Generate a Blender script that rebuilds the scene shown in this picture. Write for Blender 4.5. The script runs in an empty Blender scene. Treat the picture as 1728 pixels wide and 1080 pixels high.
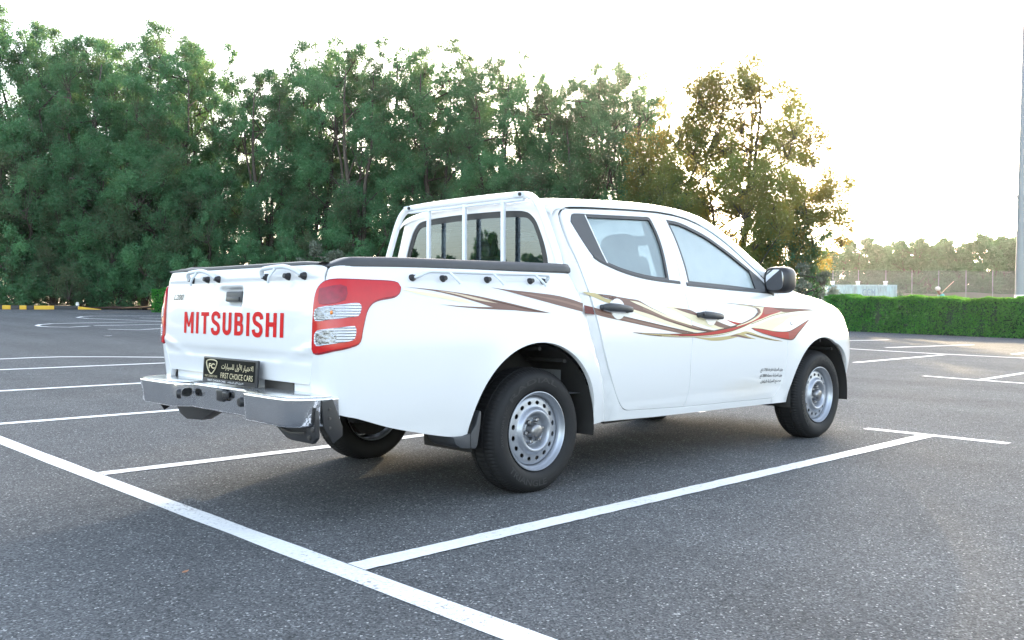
import bpy, bmesh, math, random
import numpy as np
from mathutils import Vector, Matrix, Euler
from mathutils.geometry import delaunay_2d_cdt

# ---------------------------------------------------------------- camera, sky, sun, exposure
scene = bpy.context.scene
COL = scene.collection
CAM = (-3.4375, -4.2395, 0.9781); YAW = 0.80829; PITCH = -0.014354; ROLL = 0.0023978; LENS = 32.415
cam_data = bpy.data.cameras.new("camera"); cam_data.lens = LENS; cam_data.sensor_width = 36.0
cam_data.clip_start = 0.05; cam_data.clip_end = 3000
cam = bpy.data.objects.new("camera", cam_data); COL.objects.link(cam); scene.camera = cam
_fw = Vector((math.cos(YAW) * math.cos(PITCH), math.sin(YAW) * math.cos(PITCH), math.sin(PITCH)))
_rt = Vector((math.sin(YAW), -math.cos(YAW), 0)); _up = _rt.cross(_fw)
_r2 = _rt * math.cos(ROLL) + _up * math.sin(ROLL); _u2 = -_rt * math.sin(ROLL) + _up * math.cos(ROLL)
cam.matrix_world = Matrix(((_r2.x, _u2.x, -_fw.x, CAM[0]), (_r2.y, _u2.y, -_fw.y, CAM[1]), (_r2.z, _u2.z, -_fw.z, CAM[2]), (0, 0, 0, 1)))

SUN_AZ = math.radians(33.2)       # measured from +X towards +Y
SUN_EL = math.radians(13.8)
world = bpy.data.worlds.new("World"); scene.world = world; world.use_nodes = True
wn = world.node_tree.nodes; wl = world.node_tree.links
bg = wn["Background"]
sky = wn.new("ShaderNodeTexSky"); sky.sky_type = 'NISHITA'; sky.sun_disc = False
sky.sun_elevation = SUN_EL; sky.sun_rotation = math.pi / 2 - SUN_AZ
sky.air_density = 1.0; sky.dust_density = 2.0; sky.ozone_density = 1.0
hs = wn.new("ShaderNodeHueSaturation"); hs.inputs['Saturation'].default_value = 0.65
wl.new(sky.outputs[0], hs.inputs['Color']); wl.new(hs.outputs[0], bg.inputs[0])
bg.inputs[1].default_value = 0.15

sun_data = bpy.data.lights.new("sun", 'SUN'); sun_data.energy = 2.0; sun_data.angle = math.radians(0.6)
sun_data.color = (1.0, 0.77, 0.46)
sun = bpy.data.objects.new("sun", sun_data); COL.objects.link(sun); sun.location = (30, 20, 20)
_sd = Vector((math.cos(SUN_EL) * math.cos(SUN_AZ), math.cos(SUN_EL) * math.sin(SUN_AZ), math.sin(SUN_EL)))
sun.rotation_euler = _sd.to_track_quat('Z', 'Y').to_euler()

scene.view_settings.view_transform = 'Standard'; scene.view_settings.look = 'None'
scene.view_settings.exposure = 2.75; scene.view_settings.gamma = 1.0; scene.view_settings.use_curve_mapping = False
scene.cycles.max_bounces = 10; scene.cycles.transparent_max_bounces = 24
scene.cycles.use_denoising = True

# ---------------------------------------------------------------- helpers
random.seed(7)
def tag(o, label=None, cat=None, group=None, kind=None):
    if label: o['label'] = label
    if cat: o['category'] = cat
    if group: o['group'] = group
    if kind: o['kind'] = kind
    return o
def thing(name, label, cat, loc=(0, 0, 0), rz=0.0, group=None):
    o = bpy.data.objects.new(name, None); COL.objects.link(o); o.location = loc; o.rotation_euler = (0, 0, rz)
    o.empty_display_size = 0.2
    return tag(o, label, cat, group)
def mesh_obj(name, verts, faces, mats, parent=None, smooth=True, midx=None, normals=None, sharp=None):
    me = bpy.data.meshes.new(name); me.from_pydata([tuple(v) for v in verts], [], [tuple(f) for f in faces])
    for m in (mats if isinstance(mats, (list, tuple)) else [mats]): me.materials.append(m)
    me.polygons.foreach_set('use_smooth', [bool(smooth)] * len(me.polygons))
    if midx: me.polygons.foreach_set('material_index', midx)
    me.update()
    if normals is not None: me.normals_split_custom_set_from_vertices([tuple(n) for n in normals])
    elif smooth and sharp: me.set_sharp_from_angle(angle=math.radians(sharp))
    o = bpy.data.objects.new(name, me); COL.objects.link(o)
    if parent: o.parent = parent
    return o
class MB:
    """collects shapes, then links them as one mesh object"""
    def __init__(s): s.v = []; s.f = []; s.m = []
    def add(s, vs, fs, mi=0):
        b = len(s.v); s.v += [tuple(v) for v in vs]; s.f += [tuple(b + i for i in f) for f in fs]; s.m += [mi] * len(fs); return s
    def grid(s, fn, us, vs, mi=0, flip=False):
        n = len(vs); V = [fn(u, v) for u in us for v in vs]; F = []
        for i in range(len(us) - 1):
            for j in range(n - 1):
                q = (i * n + j, (i + 1) * n + j, (i + 1) * n + j + 1, i * n + j + 1)
                F.append(q[::-1] if flip else q)
        return s.add(V, F, mi)
    def box(s, c, d, rot=(0, 0, 0), bev=0.0, seg=2, mi=0, taper=None):
        bm = bmesh.new(); bmesh.ops.create_cube(bm, size=1.0)
        for v in bm.verts: v.co = Vector((v.co.x * d[0], v.co.y * d[1], v.co.z * d[2]))
        if taper:
            for v in bm.verts:
                if v.co.z > 0: v.co.x *= taper[0]; v.co.y *= taper[1]
        if bev > 0: bmesh.ops.bevel(bm, geom=list(bm.edges), offset=bev, segments=seg, affect='EDGES', profile=0.6)
        M = Matrix.Translation(c) @ Euler(rot).to_matrix().to_4x4()
        bm.verts.index_update()
        s.add([M @ v.co for v in bm.verts], [[v.index for v in f.verts] for f in bm.faces], mi); bm.free(); return s
    def prism(s, pts, fn, d0, d1, bev=0.0, mi=0, seg=2):
        """2-D outline pts; fn(p, d) gives 3-D; from depth d0 to d1"""
        bm = bmesh.new(); a = [bm.verts.new(fn(p, d0)) for p in pts]; b = [bm.verts.new(fn(p, d1)) for p in pts]
        n = len(pts)
        bm.faces.new(a[::-1]); bm.faces.new(b)
        for i in range(n): bm.faces.new((a[i], a[(i + 1) % n], b[(i + 1) % n], b[i]))
        bmesh.ops.recalc_face_normals(bm, faces=bm.faces)
        if bev > 0: bmesh.ops.bevel(bm, geom=list(bm.edges), offset=bev, segments=seg, affect='EDGES', profile=0.6)
        bmesh.ops.triangulate(bm, faces=[f for f in bm.faces if len(f.verts) > 4])
        bm.verts.index_update()
        s.add([v.co for v in bm.verts], [[v.index for v in f.verts] for f in bm.faces], mi); bm.free(); return s
    def tube(s, pts, r, n=10, mi=0, caps=True, flat=None, up=None):
        pts = [Vector(p) for p in pts]; k = len(pts); rs = r if isinstance(r, (list, tuple)) else [r] * k
        V = []; pu = None
        for i, p in enumerate(pts):
            t = (pts[min(i + 1, k - 1)] - pts[max(i - 1, 0)]).normalized()
            if up is not None: a = Vector(up); a = (a - t * a.dot(t)).normalized()
            elif pu is None:
                a = Vector((0, 0, 1)) if abs(t.z) < .9 else Vector((1, 0, 0)); a = (a - t * a.dot(t)).normalized()
            else: a = (pu - t * pu.dot(t)).normalized()
            pu = a; b = t.cross(a); fx, fy = flat if flat else (1, 1)
            for j in range(n):
                w = 2 * math.pi * j / n; V.append(p + (a * math.cos(w) * fx + b * math.sin(w) * fy) * rs[i])
        F = [(i * n + j, i * n + (j + 1) % n, (i + 1) * n + (j + 1) % n, (i + 1) * n + j) for i in range(k - 1) for j in range(n)]
        if caps: F.append(tuple(range(n))[::-1]); F.append(tuple((k - 1) * n + j for j in range(n)))
        return s.add(V, F, mi)
    def cyl(s, p0, p1, r0, r1=None, n=20, mi=0): return s.tube([p0, p1], [r0, r0 if r1 is None else r1], n, mi)
    def lathe(s, prof, c, axis=(0, 1, 0), n=64, mi=0, close=False, rfun=None):
        """prof: [(radius, along axis)], faces outward for profiles running with increasing axis"""
        ax = Vector(axis).normalized(); a = Vector((0, 0, 1)) if abs(ax.z) < .9 else Vector((1, 0, 0)); a = (a - ax * a.dot(ax)).normalized(); b = ax.cross(a); c = Vector(c)
        V = []; k = len(prof)
        for i, (r, d) in enumerate(prof):
            for j in range(n):
                w = 2 * math.pi * j / n; rr = r + (rfun(i, j) if rfun else 0)
                V.append(c + ax * d + (a * math.cos(w) + b * math.sin(w)) * rr)
        F = [(i * n + j, i * n + (j + 1) % n, (i + 1) * n + (j + 1) % n, (i + 1) * n + j) for i in range(k - 1) for j in range(n)]
        return s.add(V, F, mi)
    def ellipsoid(s, c, r, e=1.0, nu=24, nv=14, mi=0, rot=None):
        def sp(x, p): return math.copysign(abs(x) ** p, x)
        V = []; F = []; R = Euler(rot).to_matrix() if rot else None
        for i in range(nv + 1):
            ph = -math.pi / 2 + math.pi * i / nv
            for j in range(nu):
                th = 2 * math.pi * j / nu
                p = Vector((r[0] * sp(math.cos(ph), e) * sp(math.cos(th), e), r[1] * sp(math.cos(ph), e) * sp(math.sin(th), e), r[2] * sp(math.sin(ph), e)))
                V.append(Vector(c) + (R @ p if R else p))
        for i in range(nv):
            for j in range(nu): F.append((i * nu + j, i * nu + (j + 1) % nu, (i + 1) * nu + (j + 1) % nu, (i + 1) * nu + j))
        return s.add(V, F, mi)
    def build(s, name, mats, parent=None, smooth=True, sharp=38):
        return mesh_obj(name, s.v, s.f, mats, parent, smooth, s.m, None, sharp)
def mir(p): return (p[0], -p[1], p[2])
def crom(pts, step=0.025, closed=False):
    """Catmull-Rom through 2-D points, resampled"""
    P = [np.array(p, float) for p in pts]; n = len(P)
    if n < 3:
        k = max(1, int(np.linalg.norm(P[1] - P[0]) / step)); return [tuple(P[0] + (P[1] - P[0]) * i / k) for i in range(k + 1)]
    out = []
    for i in range(n if closed else n - 1):
        p1 = P[i]; p2 = P[(i + 1) % n]
        p0 = P[(i - 1) % n] if (closed or i > 0) else 2 * p1 - p2
        p3 = P[(i + 2) % n] if (closed or i + 2 < n) else 2 * p2 - p1
        L = np.linalg.norm(p2 - p1); k = max(1, int(math.ceil(L / step)))
        # centripetal-like tangents limit overshoot
        m1 = (p2 - p0) * L / (L + np.linalg.norm(p1 - p0) + 1e-9); m2 = (p3 - p1) * L / (L + np.linalg.norm(p3 - p2) + 1e-9)
        for j in range(k):
            t = j / k
            out.append(tuple((2*t**3-3*t*t+1)*p1 + (t**3-2*t*t+t)*m1 + (-2*t**3+3*t*t)*p2 + (t**3-t*t)*m2))
    if not closed: out.append(tuple(P[-1]))
    return out
def chain(*segs):
    out = []
    for sgm in segs:
        for p in sgm:
            if not out or math.hypot(p[0] - out[-1][0], p[1] - out[-1][1]) > 1e-4: out.append((float(p[0]), float(p[1])))
    if math.hypot(out[0][0] - out[-1][0], out[0][1] - out[-1][1]) < 1e-4: out.pop()
    return out
def area2(p): return sum(p[i][0] * p[(i + 1) % len(p)][1] - p[(i + 1) % len(p)][0] * p[i][1] for i in range(len(p)))
def inset2(p, d):
    """move a CCW outline inwards by d"""
    n = len(p); out = []
    for i in range(n):
        a = np.array(p[i - 1]); b = np.array(p[i]); c = np.array(p[(i + 1) % n])
        e1 = b - a; e2 = c - b; e1 = e1 / (np.linalg.norm(e1) + 1e-12); e2 = e2 / (np.linalg.norm(e2) + 1e-12)
        n1 = np.array((-e1[1], e1[0])); n2 = np.array((-e2[1], e2[0])); m = n1 + n2; L = np.dot(m, m)
        m = m * min(2.0 / max(L, 1e-6), 1.6) if L > 1e-6 else n1
        out.append(tuple(b + m * d))
    return out
def inside(poly, x, y):
    c = False; n = len(poly); j = n - 1
    for i in range(n):
        xi, yi = poly[i]; xj, yj = poly[j]
        if (yi > y) != (yj > y) and x < (xj - xi) * (y - yi) / (yj - yi) + xi: c = not c
        j = i
    return c
def cdt(outer, holes, step):
    pts = [Vector(p) for p in outer]; edges = [(i, (i + 1) % len(outer)) for i in range(len(outer))]
    for h in holes:
        b = len(pts); pts += [Vector(p) for p in h]; edges += [(b + i, b + (i + 1) % len(h)) for i in range(len(h))]
    nb = len(pts)
    A = np.array([tuple(p) for p in pts]); lo = A.min(0); hi = A.max(0)
    loops = [outer] + list(holes)
    for x in np.arange(lo[0] + step * .5, hi[0], step):
        for y in np.arange(lo[1] + step * .5, hi[1], step):
            if inside(outer, x, y) and not any(inside(h, x, y) for h in holes):
                if np.min((A[:, 0] - x) ** 2 + (A[:, 1] - y) ** 2) > (step * .45) ** 2: pts.append(Vector((x, y)))
    vo, eo, fo, ov, oe, of = delaunay_2d_cdt(pts, edges, [], 0, 1e-6)
    F = []
    for f in fo:
        cx = sum(vo[i].x for i in f) / len(f); cy = sum(vo[i].y for i in f) / len(f)
        if inside(outer, cx, cy) and not any(inside(h, cx, cy) for h in holes):
            a = area2([(vo[i].x, vo[i].y) for i in f]); F.append(tuple(f) if a > 0 else tuple(f)[::-1])
    mp = {}
    for k, src in enumerate(ov):
        for q in src: mp[q] = k
    lps = []; b = 0
    for l in loops: lps.append([mp.get(b + i) for i in range(len(l))]); b += len(l)
    return [(v.x, v.y) for v in vo], F, lps
def snorm(S, u, v, h=0.002):
    a = Vector(S(u + h, v)) - Vector(S(u - h, v)); b = Vector(S(u, v + h)) - Vector(S(u, v - h))
    n = a.cross(b); return n.normalized() if n.length > 1e-12 else Vector((0, -1, 0))
def skin(outer, S, off=0.0, holes=(), step=0.05, rim=0.014, gap=0.0022, hgap=None):
    """a piece of the skin S(u, v) inside a 2-D outline: verts, faces, normals"""
    if area2(outer) < 0: outer = outer[::-1]
    outer = inset2(outer, gap)
    hs_ = []
    for h in holes:
        if area2(h) < 0: h = h[::-1]
        hs_.append(inset2(h, -(gap if hgap is None else hgap)))
    P, F, loops = cdt(outer, hs_, step)
    V = []; N = []
    for (u, v) in P:
        n = snorm(S, u, v); V.append(Vector(S(u, v)) + n * off); N.append(n)
    if rim > 0:
        for k, lp in enumerate(loops):
            lp = [i for i in lp if i is not None]; m = len(lp); b = len(V)
            for q in range(m):
                i = lp[q]; pa = Vector(V[lp[q - 1]]); pc = Vector(V[lp[(q + 1) % m]])
                t = (pc - pa).normalized(); side = t.cross(N[i])
                if k > 0: side = side      # holes run CCW in 2-D, so turn them
                sgn = 1 if k == 0 else -1
                e = (side * sgn)
                # rounded edge: two rows
                V.append(V[i] + e * 0.0); N.append((N[i] * .75 + e * .65).normalized())
                V.append(V[i] - N[i] * 0.003 + e * 0.0012); N.append((e * .95 + N[i] * .2).normalized())
                V.append(V[i] - N[i] * rim); N.append(e)
            for q in range(m):
                a = b + 3 * q; c = b + 3 * ((q + 1) % m)
                for r in range(2):
                    fq = (a + r, a + r + 1, c + r + 1, c + r)
                    F.append(fq if k == 0 else fq[::-1])
    return V, F, N
def panel(name, mat, outer, parent, S, mirror=False, **kw):
    V, F, N = skin(outer, S, **kw)
    if mirror:
        V = [Vector(mir(v)) for v in V]; N = [Vector(mir(n)) for n in N]; F = [tuple(f)[::-1] for f in F]
    return mesh_obj(name, V, F, mat, parent, True, None, N)
def strip(name, mat, line, parent, S, w0, w1, off0=0.003, mirror=False, inner=0.006):
    """a moulding following a 2-D line on the skin, from w0 to w1 across it"""
    mb = MB(); n = len(line); rows = []
    for i, p in enumerate(line):
        a = np.array(line[max(i - 1, 0)]); c = np.array(line[min(i + 1, n - 1)]); t = c - a; t = t / (np.linalg.norm(t) + 1e-9); q = np.array((-t[1], t[0]))
        pa = np.array(p) + q * w0; pb = np.array(p) + q * w1; pm = (pa + pb) / 2
        row = []
        for (uv, o) in ((pa, -inner), (pa, off0 * .6), (pm, off0), (pb, off0 * .6), (pb, -inner)):
            row.append(Vector(S(*uv)) + snorm(S, *uv) * o)
        rows.append(row)
    V = [v for r in rows for v in r]; F = []
    for i in range(n - 1):
        for j in range(4): F.append((i * 5 + j, (i + 1) * 5 + j, (i + 1) * 5 + j + 1, i * 5 + j + 1))
    F.append((0, 1, 2, 3, 4)); b = (n - 1) * 5; F.append((b + 4, b + 3, b + 2, b + 1, b))
    if mirror: V = [Vector(mir(v)) for v in V]; F = [f[::-1] for f in F]
    bm = bmesh.new(); vs = [bm.verts.new(v) for v in V]
    for f in F:
        try: bm.faces.new([vs[i] for i in f])
        except ValueError: pass
    bmesh.ops.recalc_face_normals(bm, faces=bm.faces)
    me = bpy.data.meshes.new(name); bm.to_mesh(me); bm.free(); me.materials.append(mat)
    me.polygons.foreach_set('use_smooth', [True] * len(me.polygons)); me.set_sharp_from_angle(angle=math.radians(50))
    o = bpy.data.objects.new(name, me); COL.objects.link(o); o.parent = parent; return o
def letters(body, size=1.0, bold=0.0, shear=0.0, align='CENTER', sx=1.0, spacing=1.0):
    """outline lettering as flat 2-D verts and faces"""
    c = bpy.data.curves.new("lettering_curve", 'FONT'); c.body = body; c.size = size; c.offset = bold; c.shear = shear; c.align_x = align; c.space_character = spacing; c.resolution_u = 4
    o = bpy.data.objects.new("lettering_curve", c); COL.objects.link(o)
    dg = bpy.context.evaluated_depsgraph_get(); me = bpy.data.meshes.new_from_object(o.evaluated_get(dg))
    V = [(v.co.x * sx, v.co.y) for v in me.vertices]; F = [tuple(p.vertices) for p in me.polygons]
    bpy.data.objects.remove(o); bpy.data.curves.remove(c); bpy.data.meshes.remove(me)
    return V, F
def fit(V, x0, x1, y0, y1):
    a = np.array(V); lo = a.min(0); hi = a.max(0); s = (np.array((x1, y1)) - np.array((x0, y0))) / (hi - lo)
    return [tuple(np.array((x0, y0)) + (p - lo) * s) for p in a]

# ---------------------------------------------------------------- materials
def nmat(name):
    m = bpy.data.materials.new(name); m.use_nodes = True; nt = m.node_tree
    return m, nt.nodes, nt.links, nt.nodes['Principled BSDF']
def pmat(name, col, rough=0.5, metal=0.0, coat=0.0, spec=0.5, var=0.0, vscale=8.0, bump=0.0, bscale=60.0, rvar=0.0, bdist=0.01):
    m, n, l, b = nmat(name)
    b.inputs['Base Color'].default_value = (*col, 1); b.inputs['Roughness'].default_value = rough; b.inputs['Metallic'].default_value = metal
    b.inputs['Coat Weight'].default_value = coat; b.inputs['Coat Roughness'].default_value = 0.04; b.inputs['Specular IOR Level'].default_value = spec
    tc = n.new('ShaderNodeTexCoord')
    if var or rvar:
        no = n.new('ShaderNodeTexNoise'); no.inputs['Scale'].default_value = vscale; no.inputs['Detail'].default_value = 6
        l.new(tc.outputs['Object'], no.inputs['Vector'])
        if var:
            mx = n.new('ShaderNodeMix'); mx.data_type = 'RGBA'
            mx.inputs[6].default_value = (*[c * (1 - var) for c in col], 1); mx.inputs[7].default_value = (*[min(1, c * (1 + var)) for c in col], 1)
            l.new(no.outputs['Fac'], mx.inputs[0]); l.new(mx.outputs[2], b.inputs['Base Color'])
        if rvar:
            mr = n.new('ShaderNodeMapRange'); mr.inputs[3].default_value = max(0.02, rough - rvar); mr.inputs[4].default_value = rough + rvar
            l.new(no.outputs['Fac'], mr.inputs[0]); l.new(mr.outputs[0], b.inputs['Roughness'])
    if bump:
        n2 = n.new('ShaderNodeTexNoise'); n2.inputs['Scale'].default_value = bscale; n2.inputs['Detail'].default_value = 4
        bp = n.new('ShaderNodeBump'); bp.inputs['Strength'].default_value = bump; bp.inputs['Distance'].default_value = bdist
        l.new(tc.outputs['Object'], n2.inputs['Vector']); l.new(n2.outputs['Fac'], bp.inputs['Height']); l.new(bp.outputs[0], b.inputs['Normal'])
    return m
def glass(name, tint, refl=1.45, pale_film=0.0, dcol=(.78, .80, .79)):
    """thin pane: tinted see-through, Fresnel reflection and a pale film that imitates bright light in the pane"""
    m = bpy.data.materials.new(name); m.use_nodes = True; n = m.node_tree.nodes; l = m.node_tree.links; n.clear()
    out = n.new('ShaderNodeOutputMaterial'); t = n.new('ShaderNodeBsdfTransparent'); t.inputs[0].default_value = (*tint, 1); last = t.outputs[0]
    if pale_film > 0:
        d = n.new('ShaderNodeBsdfDiffuse'); d.inputs[0].default_value = (*dcol, 1); tr = n.new('ShaderNodeBsdfTranslucent'); tr.inputs[0].default_value = (*dcol, 1)
        ds = n.new('ShaderNodeMixShader'); ds.inputs[0].default_value = .3; l.new(d.outputs[0], ds.inputs[1]); l.new(tr.outputs[0], ds.inputs[2])
        tc = n.new('ShaderNodeTexCoord'); no = n.new('ShaderNodeTexNoise'); no.inputs['Scale'].default_value = 3.5; no.inputs['Detail'].default_value = 6; l.new(tc.outputs['Object'], no.inputs['Vector'])
        mr = n.new('ShaderNodeMapRange'); mr.inputs[3].default_value = pale_film * .75; mr.inputs[4].default_value = min(1, pale_film * 1.25); l.new(no.outputs['Fac'], mr.inputs[0])
        m2 = n.new('ShaderNodeMixShader'); l.new(mr.outputs[0], m2.inputs[0]); l.new(last, m2.inputs[1]); l.new(ds.outputs[0], m2.inputs[2]); last = m2.outputs[0]
    g = n.new('ShaderNodeBsdfGlossy'); g.inputs['Roughness'].default_value = 0.0; g.inputs[0].default_value = (.84, .93, 1, 1)
    f = n.new('ShaderNodeFresnel'); f.inputs[0].default_value = refl; mx = n.new('ShaderNodeMixShader')
    l.new(f.outputs[0], mx.inputs[0]); l.new(last, mx.inputs[1]); l.new(g.outputs[0], mx.inputs[2]); l.new(mx.outputs[0], out.inputs[0])
    return m
M = {}
def white_paint():
    m, n, l, b = nmat("white_body_paint")
    b.inputs['Roughness'].default_value = 0.32; b.inputs['Coat Weight'].default_value = 0.9; b.inputs['Coat Roughness'].default_value = 0.05
    tc = n.new('ShaderNodeTexCoord')
    no = n.new('ShaderNodeTexNoise'); no.inputs['Scale'].default_value = 9; no.inputs['Detail'].default_value = 8; no.inputs['Roughness'].default_value = .65
    l.new(tc.outputs['Object'], no.inputs['Vector'])
    # a beige dried-mud stain low on the doors
    def ell(cx, cz, rx, rz):
        mp = n.new('ShaderNodeMapping'); mp.inputs['Location'].default_value = (-cx / rx, 0, -cz / rz); mp.inputs['Scale'].default_value = (1 / rx, 0, 1 / rz)
        l.new(tc.outputs['Object'], mp.inputs[0]); ln = n.new('ShaderNodeVectorMath'); ln.operation = 'LENGTH'; l.new(mp.outputs[0], ln.inputs[0])
        r = n.new('ShaderNodeMapRange'); r.inputs[1].default_value = 1.0; r.inputs[2].default_value = 0.2; r.inputs[3].default_value = 0; r.inputs[4].default_value = 0.55; l.new(ln.outputs['Value'], r.inputs[0]); return r
    e1 = ell(2.0, .44, .42, .09)
    mu = n.new('ShaderNodeMath'); mu.operation = 'MULTIPLY'; l.new(e1.outputs[0], mu.inputs[0]); l.new(no.outputs['Fac'], mu.inputs[1])
    mx = n.new('ShaderNodeMix'); mx.data_type = 'RGBA'; mx.inputs[6].default_value = (0.70, 0.705, 0.71, 1); mx.inputs[7].default_value = (0.62, 0.55, 0.42, 1)
    l.new(mu.outputs[0], mx.inputs[0]); l.new(mx.outputs[2], b.inputs['Base Color'])
    return m
M['white'] = white_paint()
M['white_plain'] = pmat("white_enamel", (.79, .80, .81), .30, coat=.5)
M['plastic'] = pmat("dark_grey_plastic", (.045, .047, .052), .48, var=.15, vscale=20, bump=.03, bscale=400)
M['black'] = pmat("black_plastic", (.018, .018, .02), .4, var=.15)
M['rubber'] = pmat("tyre_rubber", (.014, .014, .015), .66, spec=.3, var=.3, vscale=14, bump=.06, bscale=120)
M['rubber2'] = pmat("tyre_lettering_rubber", (.030, .030, .031), .55, spec=.3)
M['dark'] = pmat("underbody_dark", (.02, .019, .018), .8, var=.4, vscale=6)
M['axle'] = pmat("dirty_axle_metal", (.07, .065, .06), .6, metal=.3, var=.4, vscale=10)
M['chrome'] = pmat("polished_steel", (.82, .83, .85), .12, metal=1.0, bump=.5, bscale=6.0, rvar=.05, vscale=14, bdist=.020)
M['tread'] = None
M['silver'] = pmat("silver_wheel_paint", (.36, .38, .42), .36, metal=.65, var=.10, vscale=12, rvar=.06)
M['hub'] = pmat("bare_hub_metal", (.26, .26, .27), .35, metal=.9, var=.2, vscale=30)
M['alu'] = pmat("pale_painted_tube", (.62, .66, .70), .38, coat=.2)
M['grille'] = pmat("black_grille", (.02, .02, .02), .35)
M['red_lens'] = pmat("red_lens", (.48, .003, .007), .2, coat=.8, spec=.2, var=.15, vscale=25)
M['red_dark'] = pmat("dark_red_reflector", (.26, .008, .022), .2, coat=.5, spec=.3, var=.5, vscale=45)
def fluted():
    m, n, l, b = nmat("fluted_clear_lens"); tc = n.new('ShaderNodeTexCoord')
    b.inputs['Metallic'].default_value = .85; b.inputs['Base Color'].default_value = (.74, .75, .77, 1); b.inputs['Roughness'].default_value = .12; b.inputs['Coat Weight'].default_value = .6
    w = n.new('ShaderNodeTexWave'); w.bands_direction = 'Z'; w.inputs['Scale'].default_value = 26; w.inputs['Distortion'].default_value = .15; l.new(tc.outputs['Object'], w.inputs['Vector'])
    no = n.new('ShaderNodeTexNoise'); no.inputs['Scale'].default_value = 22; l.new(tc.outputs['Object'], no.inputs['Vector'])
    ad = n.new('ShaderNodeMath'); ad.operation = 'MULTIPLY_ADD'; ad.inputs[1].default_value = .7; l.new(no.outputs['Fac'], ad.inputs[0]); l.new(w.outputs['Fac'], ad.inputs[2])
    bp = n.new('ShaderNodeBump'); bp.inputs['Strength'].default_value = .6; bp.inputs['Distance'].default_value = .010; l.new(ad.outputs[0], bp.inputs['Height']); l.new(bp.outputs[0], b.inputs['Normal'])
    return m
M['clear_lens'] = fluted()
M['bowl'] = pmat('lamp_bowl', (.22, .23, .25), .18, metal=.8, coat=.6, var=.5, vscale=60, bump=.7, bscale=45)
M['amber'] = pmat("amber_bulb", (.75, .22, .02), .25, coat=.6)
M['red_letter'] = pmat("red_vinyl", (.56, .003, .006), .5, spec=.15)
M['black_letter'] = pmat("black_vinyl", (.015, .015, .016), .4)
M['gold_letter'] = pmat("gold_print", (.62, .55, .36), .35, metal=.2)
M['white_letter'] = pmat("white_print", (.8, .8, .8), .4)
M['plate'] = pmat("black_plate_gloss", (.006, .007, .006), .5, spec=.06)
M['seat'] = pmat("grey_seat_cloth", (.20, .215, .225), .85, var=.15, vscale=40)
M['dash'] = pmat("grey_dashboard", (.17, .175, .18), .6, var=.1)
M['liner'] = pmat("cabin_lining", (.28, .29, .30), .85)
def shade_cloth():
    m = bpy.data.materials.new("white_sunshade_cloth"); m.use_nodes = True; n = m.node_tree.nodes; l = m.node_tree.links; n.clear(); out = n.new('ShaderNodeOutputMaterial')
    d = n.new('ShaderNodeBsdfDiffuse'); d.inputs[0].default_value = (.80, .83, .84, 1); t = n.new('ShaderNodeBsdfTranslucent'); t.inputs[0].default_value = (.78, .84, .86, 1); mx = n.new('ShaderNodeMixShader'); mx.inputs[0].default_value = .7
    l.new(d.outputs[0], mx.inputs[1]); l.new(t.outputs[0], mx.inputs[2]); l.new(mx.outputs[0], out.inputs[0]); return m
M['sunshade'] = shade_cloth()
M['mirror'] = pmat("mirror_silver", (.85, .87, .88), .02, metal=1.0)
M['glass'] = glass("side_window_glass", (.80, .90, .89), 1.5, .42, (.68, .80, .81)); M['glass_bright'] = glass("brightened_front_window_glass", (.86, .94, .92), 1.5, .34, (.80, .84, .83))  # whitish film in the door panes imitates bright light seen through them
M['glass_dark'] = glass("tinted_rear_glass", (.30, .38, .43), 2.2)
M['glass_front'] = glass("windscreen_glass", (.86, .94, .92), 1.5, .06)
M['glass_clear'] = glass("clear_cover", (.95, .95, .95), 1.45)
def vinyl(name, col, chip=True, fade=0.1):
    m, n, l, b = nmat(name); b.inputs['Roughness'].default_value = .38; b.inputs['Specular IOR Level'].default_value = .35
    tc = n.new('ShaderNodeTexCoord'); mp = n.new('ShaderNodeMapping'); mp.inputs['Scale'].default_value = (3, 3, 90); l.new(tc.outputs['Object'], mp.inputs[0])
    no = n.new('ShaderNodeTexNoise'); no.inputs['Scale'].default_value = 1.2; no.inputs['Detail'].default_value = 3; l.new(mp.outputs[0], no.inputs['Vector'])
    mx = n.new('ShaderNodeMix'); mx.data_type = 'RGBA'; mx.inputs[6].default_value = (*[c * (1 - fade * 2) for c in col], 1); mx.inputs[7].default_value = (*[min(1, c * (1 + fade * 2)) for c in col], 1)
    l.new(no.outputs['Fac'], mx.inputs[0]); last = mx.outputs[2]
    if chip:
        v = n.new('ShaderNodeTexNoise'); v.inputs['Scale'].default_value = 16; v.inputs['Detail'].default_value = 5; v.inputs['Roughness'].default_value = .7; l.new(tc.outputs['Object'], v.inputs['Vector'])
        cr = n.new('ShaderNodeMath'); cr.operation = 'GREATER_THAN'; cr.inputs[1].default_value = .735; l.new(v.outputs['Fac'], cr.inputs[0])
        m2 = n.new('ShaderNodeMix'); m2.data_type = 'RGBA'; m2.inputs[7].default_value = (.76, .75, .74, 1); l.new(cr.outputs[0], m2.inputs[0]); l.new(last, m2.inputs[6]); last = m2.outputs[2]
    l.new(last, b.inputs['Base Color']); return m
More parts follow.
